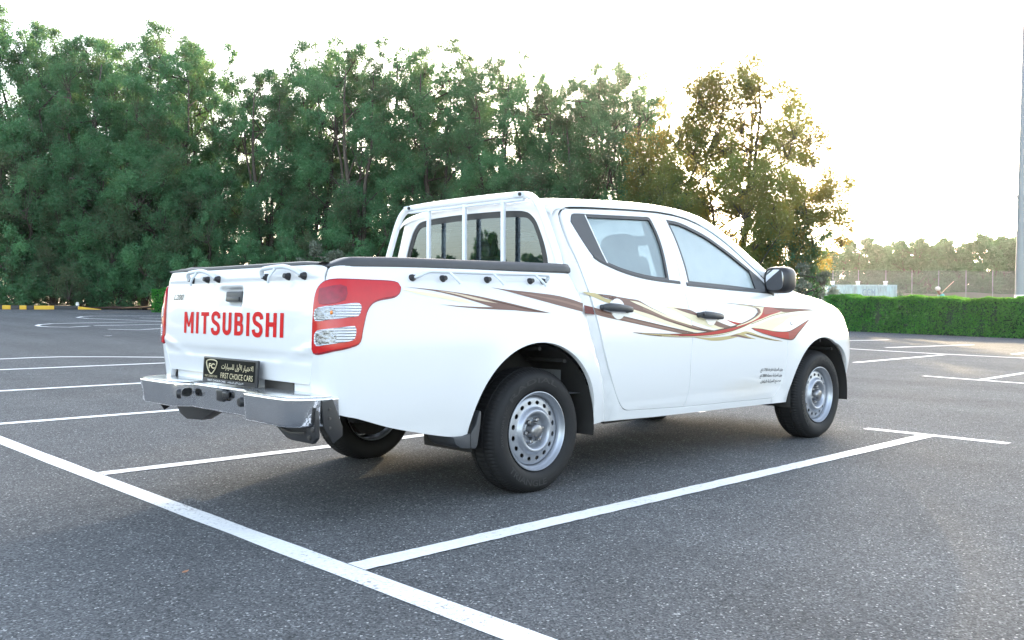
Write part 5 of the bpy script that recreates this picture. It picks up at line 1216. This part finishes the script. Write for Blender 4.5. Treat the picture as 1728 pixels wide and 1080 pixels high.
# ---- licence plate
PX = -1.345
pf = MB(); pf.box((PX, -.075, .662), (.016, .552, .126), (0, math.radians(4), 0), .006, 3); pt = pf.build('licence_plate', M['black'], T)
def on_plate(y, z, o_): return (PX - .0085 - o_ + (z - .662) * math.tan(math.radians(4)), y, z)
pb = MB(); pb.add([on_plate(.186, .622, .0012), on_plate(-.336, .622, .0012), on_plate(-.336, .717, .0012), on_plate(.186, .717, .0012)], [(0, 1, 2, 3)]); pb.build('plate_face', M['plate'], pt, False)
def plate_text(name, body, y0, y1, z0, z1, mat, bold=0.0, spacing=1.0):
    V, F = letters(body, 1.0, bold, spacing=spacing); V = fit(V, 0, 1, 0, 1); return mesh_obj(name, [on_plate(y0 + (y1 - y0) * x, z0 + (z1 - z0) * y, .0024) for x, y in V], F, mat, pt, False)
plate_text('dealer_lettering', 'FIRST CHOICE CARS', .000, -.322, .627, .654, M['gold_letter'], .004)
plate_text('arabic_lettering', shape_arabic('\u0627\u0644\u0627\u062e\u062a\u064a\u0627\u0631 \u0627\u0644\u0623\u0648\u0644 \u0644\u0644\u0633\u064a\u0627\u0631\u0627\u062a'), -.005, -.322, .665, .704, M['gold_letter'], .010)
plate_text('small_lettering', 'FIRST CHOICE CARS', .168, .035, .6265, .6365, M['gold_letter'])
plate_text('frame_lettering', 'FIRST CHOICE CARS', .135, -.055, .606, .6155, M['white_letter'], .01); plate_text('frame_lettering', shape_arabic('\u0627\u0644\u0627\u062e\u062a\u064a\u0627\u0631 \u0627\u0644\u0623\u0648\u0644 \u0644\u0644\u0633\u064a\u0627\u0631\u0627\u062a'), -.075, -.235, .605, .618, M['white_letter'], .01)
sh = [(.155, .704), (.10, .712), (.045, .704), (.048, .685), (.068, .660), (.10, .643), (.132, .660), (.152, .685)]; shc = crom([(y, z) for y, z in sh], .01, True)
shm = MB(); shm.tube([on_plate(y, z, .003) for y, z in shc] + [on_plate(*shc[0], .003)], .0028, 6); shm.build('shield_emblem', M['gold_letter'], pt)
plate_text('emblem_lettering', 'FC', .132, .068, .668, .694, M['gold_letter'], .03)
# ---- wheels
R_T = .333; HZ = .325
tyre_prof = [(.208, .0), (.212, .006), (.222, -.006), (.240, -.012), (.262, -.0155), (.285, -.013), (.300, -.006), (.311, .006), (.318, .016), (.3245, .024), (.329, .036), (.331, .052), (.331, .058), (.324, .060), (.324, .066), (.3325, .068), (.333, .085), (.333, .094), (.326, .096), (.326, .104), (.333, .106)]
full = [(r, d) for r, d in tyre_prof] + [(r, .2 - d) for r, d in tyre_prof[::-1]]
n_seg = 288
def tread(i, j):
    r, d = full[i]; dd = min(d, .2 - d); 
    if r > .316 and r < .3315 and dd < .055: return 0 if j % 3 < 2 else -.0045
    if r >= .332: return 0 if (j % 4) < 3 else -.003
    return 0
RIMP = [(.206, .010), (.209, .002), (.2085, -.003), (.205, -.004), (.2015, .000), (.199, .012), (.192, .020), (.187, .026), (.185, .040), (.1835, .055)]
DISC = [(.1835, .050), (.180, .040), (.172, .034), (.160, .031), (.138, .029), (.127, .026), (.120, .018), (.114, .010), (.107, .005), (.100, .005), (.092, .012), (.084, .028), (.076, .042), (.064, .046), (.052, .046), (.046, .044)]
dr = [p[0] for p in DISC[::-1]]; dd_ = [p[1] for p in DISC[::-1]]
def wheel_mesh():
    ty = MB(); ty.lathe(full, (0, 0, 0), (0, 1, 0), n_seg, rfun=tread); ty.v = [(v[0], v[1], max(v[2], -.3235)) for v in ty.v]
    V = []
    for body, a0, span, r0, r1 in (('TRIANGLE', -90 + 34, 62, .252, .286), ('RADIAL', 90 + 40, 80, .256, .282), ('205/70R15C', 182, 46, .262, .278)):
        v, f = letters(body, 1.0, .015); v = fit(v, 0, 1, 0, 1); b_ = len(V)
        V.append(([(x, y) for x, y in v], f, a0, span, r0, r1))
    tl = []
    for v, f, a0, span, r0, r1 in V:
        P = []
        for x, y in v:
            a = math.radians(a0 + 22 - span * x) if a0 > 0 else math.radians(a0 - 34 - span / 2 + span * x - 8)
            r = r0 + (r1 - r0) * y if a0 > 0 else r1 - (r1 - r0) * y
            P.append((r * math.cos(a), -.0165 - .0015 * 0, r * math.sin(a)))
        tl.append(MB().add(P, f))
    return ty, tl
ty_, tl_ = wheel_mesh()
tm = ty_.build('tyre', M['rubber'], None, True, 32); tlm = [q.build('sidewall_lettering', M['rubber2'], None, False) for q in tl_]
rm_ = MB(); rm_.lathe(RIMP, (0, 0, 0), (0, 1, 0), 72); rm_.lathe([(.206, .010), (.2, .03), (.196, .19), (.206, .198)], (0, 0, 0), (0, 1, 0), 48)
# pressed disc with sixteen oval openings
def DS(u, v):
    r = math.hypot(u, v); return (u, itp(dr, dd_, r), v)
circ = lambda cx, cz, a, b, rot, n: [(cx + a * math.cos(t) * math.cos(rot) - b * math.sin(t) * math.sin(rot), cz + a * math.cos(t) * math.sin(rot) + b * math.sin(t) * math.cos(rot)) for t in [2 * math.pi * i / n for i in range(n)]]
holes = [circ(.149 * math.cos(a), .149 * math.sin(a), .0145, .0112, a + math.pi / 2, 14) for a in [2 * math.pi * i / 16 for i in range(16)]]
V, F, N = skin(circ(0, 0, .1700, .1700, 0, 72), DS, holes=holes + [circ(0, 0, .1285, .1285, 0, 72)], step=.011, rim=.007, gap=0)
rm_.add(V, F)
fine = [p for k in range(len(DISC) - 1) for p in [(DISC[k][0] + (DISC[k + 1][0] - DISC[k][0]) * j / 2, None) for j in range(2)]] + [(DISC[-1][0], None)]
rm_.lathe([(r, itp(dr, dd_, r)) for r, _ in fine if r >= .1699] + [(.170, itp(dr, dd_, .170))], (0, 0, 0), (0, 1, 0), 72)
rm_.lathe([(.1285, itp(dr, dd_, .1285))] + [(r, itp(dr, dd_, r)) for r, _ in fine if r < .128], (0, 0, 0), (0, 1, 0), 72)
rmo = rm_.build('rim', M['silver'], None, True, 40)
hb = MB(); hb.lathe([(.046, .048), (.044, .036), (.040, .008), (.036, -.002), (.030, -.006), (.012, -.008), (0, -.008)][::-1], (0, 0, 0), (0, 1, 0), 32); hbo = hb.build('hub_cap', M['hub'], None, True, 35)
nto = []
for k in range(6):
    a = math.radians(60 * k + 20); nt_ = MB(); nt_.lathe([(0, .016), (.009, .017), (.0125, .022), (.0125, .046)], (.060 * math.cos(a), 0, .060 * math.sin(a)), (0, 1, 0), 6); nto.append(nt_.build('wheel_nut', M['hub'], None, False))
dm = MB(); dm.lathe([(0, .085), (.12, .085), (.165, .088), (.17, .10), (.17, .18), (.05, .19), (0, .19)], (0, 0, 0), (0, 1, 0), 40)
dmo = dm.build('wheel', M['dark'], None, True, 40)
protos = [tm, rmo, hbo] + tlm + nto
def place_wheel(x, sg, steer=0, roll=0.0):
    w = bpy.data.objects.new('wheel', dmo.data); COL.objects.link(w); w.parent = T
    w.location = (x, sg * .836, HZ); w.rotation_euler = (0, 0, steer + (math.pi if sg > 0 else 0))
    for p in protos:
        c = bpy.data.objects.new(p.name.split('.')[0], p.data); COL.objects.link(c); c.parent = w
        if p is not tm: c.rotation_euler = (0, roll, 0)
    return w
place_wheel(0, -1, 0, .2); place_wheel(3.0, -1, 0, 1.1); place_wheel(0, 1, 0, .7); place_wheel(3.0, 1, 0, 2.0)
for p in protos + [dmo]: bpy.data.objects.remove(p)
# ---- wheel housings, mud flaps
for sg in (-1, 1):
    for cx, r, cz in ((-.04, .452, .33), (2.955, .43, .325)):
        mb = MB(); mb.grid(lambda a, y: (cx + r * math.cos(a), y, cz + r * math.sin(a)), [math.radians(-8 + 196 * i / 36) for i in range(37)], [sg * .868, sg * .84, sg * .80, sg * .5])
        mb.grid(lambda a, q: (cx + r * q * math.cos(a), sg * .50, cz + r * q * math.sin(a)), [math.radians(-8 + 196 * i / 36) for i in range(37)], [.02, 1.0])
        for k in (-.35, .1, .5): mb.tube([(cx + (r - .02) * math.cos(math.pi / 2 - k * 1.2), sg * y, cz + (r - .02) * math.sin(math.pi / 2 - k * 1.2)) for y in (.55, .84)], .012, 6)
        mb.build('wheel_housing', M['dark'], T, True, 40)
    mf = MB(); mf.prism([(-.60, .352), (-.585, .318), (-.55, .294), (-.455, .284), (-.445, .30), (-.425, .40), (-.420, .465), (-.432, .468), (-.455, .40), (-.49, .360), (-.53, .350)], lambda p, d: (p[0], sg * d, p[1]), .66, .865, .006); mf.build('mud_flap', M['plastic'], T, True, 40)
# ---- underbody, axle, springs, exhaust, spare wheel
ub = MB(); ub.box((1.45, 0, .42), (2.0, 1.50, .10), bev=.01)
for sg in (-1, 1):
    ub.box((1.35, sg * .45, .47), (4.5, .07, .12), bev=.01)
    ub.box((1.45, sg * .79, .335), (1.75, .03, .05), bev=.005)
ub.box((-.5, 0, .76), (1.45, 1.0, .05), bev=.01); ub.box((-.86, 0, .70), (.70, 1.50, .05), bev=.01)
ub.box((3.2, 0, .45), (.9, .9, .25), bev=.02); ub.box((-1.18, 0, .56), (.08, 1.1, .08), bev=.01)
ub.build('chassis_frame', M['dark'], T)
ax = MB(); ax.tube([(0, -.70, HZ), (0, -.15, HZ), (0, 0, HZ), (0, .15, HZ), (0, .70, HZ)], [.05, .05, .13, .05, .05], 20); ax.tube([(.1, 0, HZ), (1.8, 0, .36)], .035, 10); ax.build('rear_axle', M['axle'], T)
for sg in (-1, 1):
    ls = MB()
    for k in range(4): ls.tube([(-.60 + .08 * k, sg * .52, .44 - .02 * k), (-.30 + .04 * k, sg * .52, .335 - .018 * k + .02), (0, sg * .52, .27 + .016 * (3 - k)), (.30 - .04 * k, sg * .52, .335 - .018 * k + .02), (.62 - .08 * k, sg * .52, .44 - .02 * k)], .011, 8, flat=(1, 2.8), up=(0, 0, 1))
    ls.build('leaf_spring', M['axle'], T)
    MB().cyl((.05, sg * .44, HZ), (-.18, sg * .40, .62), .028).build('shock_absorber', M['axle'], T)
ex = MB(); ex.tube(crom3([(1.6, .30, .36), (.8, .36, .38), (.1, .40, .50), (-.5, .42, .50), (-.80, .40, .50)]), .028, 12); ex.build('exhaust_pipe', M['axle'], T)
spw = MB(); spw.lathe([(.20, -.09), (.30, -.10), (.328, -.06), (.33, .06), (.30, .10), (.20, .09)], (-.80, .05, .60), (0, 0, 1), 48); spw.lathe([(0, -.02), (.10, -.03), (.19, -.06), (.20, -.09)], (-.80, .05, .60), (0, 0, 1), 48); spw.build('spare_wheel', M['rubber'], T, True, 40)
# ---- cabin
cabf = MB(); cabf.grid(lambda u, v: (u, v, .50), [.30, 2.45], [-.80, .80]); cabf.grid(lambda u, v: (.30, u, v), [-.72, .72], [.50, 1.10]); cabf.build('cabin_floor', M['dash'], T, False)
rl = MB(); rl.grid(lambda x, t: tuple(Vector(U(x, t * .97)) - Vector((0, 0, .035))), [.34, .6, .9, 1.2, 1.5, 1.66], ts); rl.build('roof_lining', M['liner'], T)
def seat_at(x, y, w, name='front_seat', hr=True, hz=1.235):
    mb = MB(); mb.box((x + .25, y, .72), (.52, w, .17), (0, -.12, 0), .055, 4)
    so = mb.build(name, M['seat'], T)
    b = MB(); b.box((x - .02, y, 1.02), (.15, w, .58), (0, -.22, 0), .06, 4, taper=(.8, .82)); b.build('backrest', M['seat'], so)
    return so
def headrest(so, x, y, z, w=.27, h=.215):
    MB().ellipsoid((x, y, z), (.055, w / 2, h / 2), .62, 28, 18, rot=(0, -.18, 0)).build('headrest', M['seat'], so)
    p = MB()
    for q in (-.06, .06): p.cyl((x + .005, y + q, z - .17), (x, y + q, z - .05), .006, n=8)
    p.build('headrest_post', M['hub'], so)
for y in (-.36, .36):
    so = seat_at(1.32, y, .50); headrest(so, 1.24, y, 1.335, .28, .24)
so = seat_at(.66, 0, 1.30, 'rear_bench')
for y in (-.36, .36): headrest(so, .545, y, 1.300, .26, .16)
da = MB(); da.box((2.32, 0, .93), (.50, 1.50, .22), (0, .10, 0), .06, 4); da.box((2.08, -.36, .98), (.22, .42, .14), (0, .2, 0), .05, 3); da.box((1.75, 0, .68), (.7, .22, .30), bev=.04); da.build('dashboard', M['dash'], T)
sw = MB(); C0 = Vector((1.93, .36, 1.02)); axn = Vector((-.88, 0, .47)); a1 = Vector((0, 1, 0)); a2 = axn.cross(a1)
sw.tube([C0 + (a1 * math.cos(t) + a2 * math.sin(t)) * .185 for t in [2 * math.pi * i / 32 for i in range(33)]], .015, 8)
for t in (0, math.pi, -math.pi / 2): sw.tube([C0, C0 + (a1 * math.cos(t) + a2 * math.sin(t)) * .18], .014, 6)
sw.ellipsoid(C0, (.03, .07, .06), .8); sw.build('steering_wheel', M['black'], T)
ss_ = MB(); ss_.grid(lambda x, t: tuple(Vector(U(x, t)) + Vector((-.035, 0, -.030 + .006 * math.sin(t * 22)))), [1.80, 1.9, 2.0, 2.1, 2.2, 2.3, 2.4, 2.5, 2.58, 2.63], [-.62 + 1.44 * i / 40 for i in range(41)]); ss_.build('windscreen_sunshade', M['sunshade'], T, True, None)
rmr = MB(); rmr.box((1.98, 0, 1.47), (.03, .24, .07), (0, .1, 0), .012, 3); rmr.build('inner_mirror', M['black'], T)
for sg in (-1, 1):
    bpil = MB(); bpil.tube([(1.23, sg * .79, .75), (1.23, sg * .765, 1.1), (1.22, sg * .61, 1.53)], .05, 8, flat=(.7, 1.2)); bpil.build('door_pillar', M['liner'], T)
# dark inner walls seen through the shut lines
for mr_ in (False, True):
    panel('inner_body_wall', M['dark'], [(.66, .37), (2.36, .36), (2.42, .60), (2.38, 1.0), (1.9, 1.07), (.46, 1.06), (.54, .72)], T, lambda u, v: tuple(Vector(B(u, v)) + Vector((0, .030, 0))), mr_, step=.12, rim=0, gap=0)
# ---------------------------------------------------------------- pole, container, fence, worker
M['galv'] = pmat("galvanised_pole", (.24, .26, .28), .55, metal=.2, var=.12, vscale=3)
x, y = cam_xy(1719.5, 31.6)
lp = thing('lamp_pole', 'tall grey tapered lamp pole standing behind the clipped hedge at the picture edge', 'lamp pole', (x, y, gh(y)))
lean = Vector((.7229, -.6907, 0)) * .012
mb = MB(); mb.tube([tuple(lean * z + Vector((0, 0, z))) for z in (-.1, 1, 3, 6, 9, 12, 15)], [.165, .155, .142, .122, .104, .086, .07], 28, flat=(1, 1)); mb.build('pole_shaft', M['galv'], lp)
for z, r, nm in ((1.30, .157, 'white_band'), (4.66, .137, 'clamp_ring')):
    c = lean * z; MB().lathe([(r, -.06 if nm == 'white_band' else -.02), (r + .012, -.05 if nm == 'white_band' else -.02), (r + .012, .05 if nm == 'white_band' else .02), (r, .06 if nm == 'white_band' else .02)], (c.x, c.y, z), (0, 0, 1), 28).build(nm, M['white_letter'] if nm == 'white_band' else M['galv'], lp)
MB().box((lean.x * 4.68 - .05, lean.y * 4.68 + .1, 4.73), (.05, .16, .10), (0, 0, .6), .01).build('clamp_bracket', M['galv'], lp)
MB().lathe([(.30, -.02), (.30, .03), (.18, .05)], (0, 0, 0), (0, 0, 1), 28).build('base_flange', M['galv'], lp)
ah = MB(); t_ = lean * 15; ah.tube([(t_.x, t_.y, 14.9), (t_.x - .9, t_.y - .9, 15.3), (t_.x - 1.6, t_.y - 1.6, 15.35)], .04, 8); ah.box((t_.x - 1.8, t_.y - 1.8, 15.33), (.7, .3, .12), (0, 0, .785), .03); ah.build('lamp_head', M['galv'], lp)
# container
M['container'] = None
def cont():
    m, n, l, b = nmat("pale_blue_container_paint"); tc = n.new('ShaderNodeTexCoord'); mp = n.new('ShaderNodeMapping'); mp.inputs['Scale'].default_value = (2.2, 2.2, .5); l.new(tc.outputs['Object'], mp.inputs[0])
    no = n.new('ShaderNodeTexNoise'); no.inputs['Scale'].default_value = 2.2; no.inputs['Detail'].default_value = 6; no.inputs['Roughness'].default_value = .7; l.new(mp.outputs[0], no.inputs['Vector'])
    r = n.new('ShaderNodeValToRGB'); e = r.color_ramp.elements; e[0].position = .40; e[0].color = (.36, .54, .58, 1); e[1].position = .72; e[1].color = (.20, .25, .27, 1); l.new(no.outputs['Fac'], r.inputs[0]); l.new(r.outputs[0], b.inputs['Base Color']); b.inputs['Roughness'].default_value = .55; return m
M['container'] = cont(); M['cont_letter'] = pmat("faded_blue_lettering", (.20, .30, .38), .6, var=.3, vscale=5)
cx_, cy_ = cam_xy(1446, 83); cz_ = .40
ct = thing('shipping_container', 'pale blue weathered shipping container showing over the hedge', 'container', (cx_, cy_, cz_), math.atan2(-.6907, .7229))
mb = MB(); n_ = 44
pts = []
for i in range(n_):
    x0 = -3.0 + 6.0 * i / n_; d = .035; w = 6.0 / n_
    pts += [(x0, 0), (x0 + w * .3, 0), (x0 + w * .45, d), (x0 + w * .8, d), (x0 + w * .95, 0)]
mb.grid(lambda i, v: (pts[i][0], -1.2 - .0 + pts[i][1], v), list(range(len(pts))), [.12, 2.46])
mb.box((0, .02, 1.3), (6.0, 2.3, 2.4)); mb.build('corrugated_wall', M['container'], ct, False)
fr = MB()
for sx in (-1, 1):
    for sy in (-1, 1): fr.box((sx * 3.0, sy * 1.2, 1.3), (.12, .12, 2.6), bev=.01)
for z in (.06, 2.54):
    for sy in (-1, 1): fr.box((0, sy * 1.2, z), (5.9, .09, .12), bev=.01)
fr.build('corner_frame', M['container'], ct)
V, F = letters('CGM', 1.0, .02); V = fit(V, 0, 1, 0, 1); mesh_obj('lettering', [(.0 + 1.15 * a, -1.225, 1.62 + .62 * b) for a, b in V], F, M['cont_letter'], ct, False)
# netting fence behind it
def net():
    m = bpy.data.materials.new("green_grey_netting"); m.use_nodes = True; n = m.node_tree.nodes; l = m.node_tree.links; n.clear(); out = n.new('ShaderNodeOutputMaterial')
    t = n.new('ShaderNodeBsdfTransparent'); d = n.new('ShaderNodeBsdfDiffuse'); d.inputs[0].default_value = (.20, .20, .185, 1); mx = n.new('ShaderNodeMixShader')
    tc = n.new('ShaderNodeTexCoord'); no = n.new('ShaderNodeTexNoise'); no.inputs['Scale'].default_value = .8; l.new(tc.outputs['Object'], no.inputs['Vector']); mr = n.new('ShaderNodeMapRange'); mr.inputs[3].default_value = .26; mr.inputs[4].default_value = .48; l.new(no.outputs['Fac'], mr.inputs[0])
    l.new(mr.outputs[0], mx.inputs[0]); l.new(t.outputs[0], mx.inputs[1]); l.new(d.outputs[0], mx.inputs[2]); l.new(mx.outputs[0], out.inputs[0]); return m
M['net'] = net(); M['net2'] = pmat("brown_screen_cloth", (.16, .145, .13), .9, var=.2, vscale=.6)
fa = Vector((*cam_xy(1330, 92), 0)); fb_ = Vector((*cam_xy(1790, 92), 0)); fd = (fb_ - fa); fl = fd.length; fd.normalize(); zb = .70
fe = thing('netting_fence', 'tall grey netting fence on slim posts in front of the hazy far trees', 'fence', (fa.x, fa.y, zb), math.atan2(fd.y, fd.x))
mb = MB(); mb.grid(lambda u, v: (u, .05 * math.sin(u * 1.3) + .03 * math.sin(u * 3.1 + v), v + .04 * math.sin(u * .9) * (v > 3)), [fl * i / 80 for i in range(81)], [0, 1.0, 2.0, 3.0, 3.95]); mb.build('netting', M['net'], fe)
mb = MB(); mb.grid(lambda u, v: (u, -.12 + .05 * math.sin(u * 1.7), v * (1 + .05 * math.sin(u * .8))), [fl * .42 + fl * .58 * i / 50 for i in range(51)], [0, .8, 1.75]); mb.build('screen_cloth', M['net2'], fe)
def fence_x(px): return (px - 1330) / 460 * fl
posts = [1358, 1404, 1447, 1493, 1537, 1582, 1628, 1673, 1718, 1764]
for px_ in posts: MB().cyl((fence_x(px_), -.16, 0), (fence_x(px_), -.16, 4.0), .032, n=10).build('fence_post', M['galv'], fe)
# white pier caps above the container
for px_, lab in ((1404.5, 'white square pier behind the end of the container next to the spreading tree'), (1447, 'white square pier behind the middle of the pale blue container'), (1493.5, 'white square pier behind the lamp-pole end of the container')):
    x, y = cam_xy(px_, 88); t = thing('white_pier', lab, 'pier', (x, y, .5), math.atan2(-.6907, .7229), 'white piers behind the container')
    mb = MB(); mb.box((0, 0, 1.45), (.26, .26, 2.9), bev=.02); mb.build('pier_shaft', M['white_letter'], t); mb = MB(); mb.box((0, 0, 2.95), (.34, .34, .10), bev=.015); mb.build('pier_cap', M['white_letter'], t)
# worker behind the hedge, bending with a long stick
M['skin_'] = pmat("brown_skin", (.22, .12, .08), .6); M['shirt'] = pmat("turquoise_shirt", (.10, .42, .45), .8, var=.1); M['trousers'] = pmat("dark_trousers", (.04, .045, .06), .85); M['cloth'] = pmat("pale_head_cloth", (.62, .60, .56), .85); M['wood'] = pmat("pale_wooden_stick", (.50, .40, .27), .7)
def skinned(name, chain_, mat, parent, sub=1):
    """a body grown from joints with radii: [(index, parent index, position, radius)]"""
    me = bpy.data.meshes.new(name); me.from_pydata([c[2] for c in chain_], [(c[1], c[0]) for c in chain_ if c[1] is not None], []); me.materials.append(mat)
    o = bpy.data.objects.new(name, me); COL.objects.link(o); o.parent = parent
    sk = o.modifiers.new('skin', 'SKIN'); sk.use_smooth_shade = True; ss = o.modifiers.new('sub', 'SUBSURF'); ss.levels = ss.render_levels = sub
    if not me.skin_vertices: me.skin_vertices.new()
    for i, c in enumerate(chain_):
        me.skin_vertices[0].data[i].radius = (c[3], c[3] if len(c) < 5 else c[4]); me.skin_vertices[0].data[i].use_root = c[1] is None
    return o
x, y = cam_xy(1597, 38.5)
wk = thing('person', 'worker in a turquoise shirt and pale head cloth stooping behind the hedge', 'person', (x, y, gh(y)), math.atan2(-.6907, .7229) + math.pi)
# local: +x is towards the picture's left; stooping that way
body = [(0, None, (0, 0, .86), .13, .15), (1, 0, (.08, 0, 1.05), .13, .15), (2, 1, (.20, 0, 1.28), .14, .17), (3, 2, (.29, 0, 1.42), .06), (4, 3, (.34, 0, 1.50), .075), (5, 4, (.38, 0, 1.60), .085),
        (6, 2, (.22, .18, 1.32), .06), (7, 6, (.34, .24, 1.08), .045), (8, 7, (.42, .12, 1.22), .035), (9, 8, (.44, .08, 1.26), .03), (10, 2, (.22, -.18, 1.32), .06), (11, 10, (.20, -.30, 1.08), .045), (12, 11, (.30, -.16, 1.20), .035), (13, 12, (.33, -.12, 1.24), .03),
        (14, 0, (.0, .11, .80), .10), (15, 14, (.06, .12, .46), .07), (16, 15, (-.02, .12, .08), .05), (17, 16, (.12, .13, .04), .045), (18, 0, (.0, -.11, .80), .10), (19, 18, (-.02, -.12, .46), .07), (20, 19, (-.10, -.12, .08), .05), (21, 20, (.04, -.13, .04), .045)]
bo = skinned('body', body, M['skin_'], wk)
shp = [(0, None, (0, 0, .88), .15, .17), (1, 0, (.08, 0, 1.05), .15, .175), (2, 1, (.20, 0, 1.28), .16, .19), (3, 2, (.26, 0, 1.37), .09), (4, 2, (.22, .18, 1.32), .085), (5, 4, (.30, .22, 1.16), .075), (6, 2, (.22, -.18, 1.32), .085), (7, 6, (.21, -.26, 1.16), .075)]
skinned('shirt', shp, M['shirt'], wk)
trp = [(0, None, (0, 0, .86), .15, .17), (1, 0, (.0, .11, .78), .12), (2, 1, (.06, .12, .46), .09), (3, 2, (-.02, .12, .12), .08), (4, 0, (.0, -.11, .78), .12), (5, 4, (-.02, -.12, .46), .09), (6, 5, (-.10, -.12, .12), .08)]
skinned('trousers', trp, M['trousers'], wk)
MB().ellipsoid((.375, 0, 1.615), (.11, .105, .095)).build('head_cloth', M['cloth'], wk)
sk_ = MB(); sk_.tube([(.55, .10, 1.10), (.40, .06, 1.24), (.05, -.05, 1.58), (-.36, -.14, 1.93)], .016, 8)
so_ = sk_.build('long_stick', M['wood'], None); so_.location = wk.location; so_.rotation_euler = wk.rotation_euler; tag(so_, 'long pale stick held up by the stooping worker', 'stick')
# ---------------------------------------------------------------- warm evening haze: one closed box of thin air
def haze():
    m = bpy.data.materials.new("thin_haze"); m.use_nodes = True; n = m.node_tree.nodes; l = m.node_tree.links; n.clear(); out = n.new('ShaderNodeOutputMaterial')
    v = n.new('ShaderNodeVolumePrincipled'); v.inputs['Color'].default_value = (.97, .97, .96, 1); v.inputs['Density'].default_value = .00017; v.inputs['Anisotropy'].default_value = .88
    l.new(v.outputs[0], out.inputs['Volume']); return m
hz = MB(); hz.box((100, 100, 9.6), (2060, 2060, 23.2)); tag(hz.build('haze', haze(), None, False), kind='stuff')
scene.cycles.volume_bounces = 1
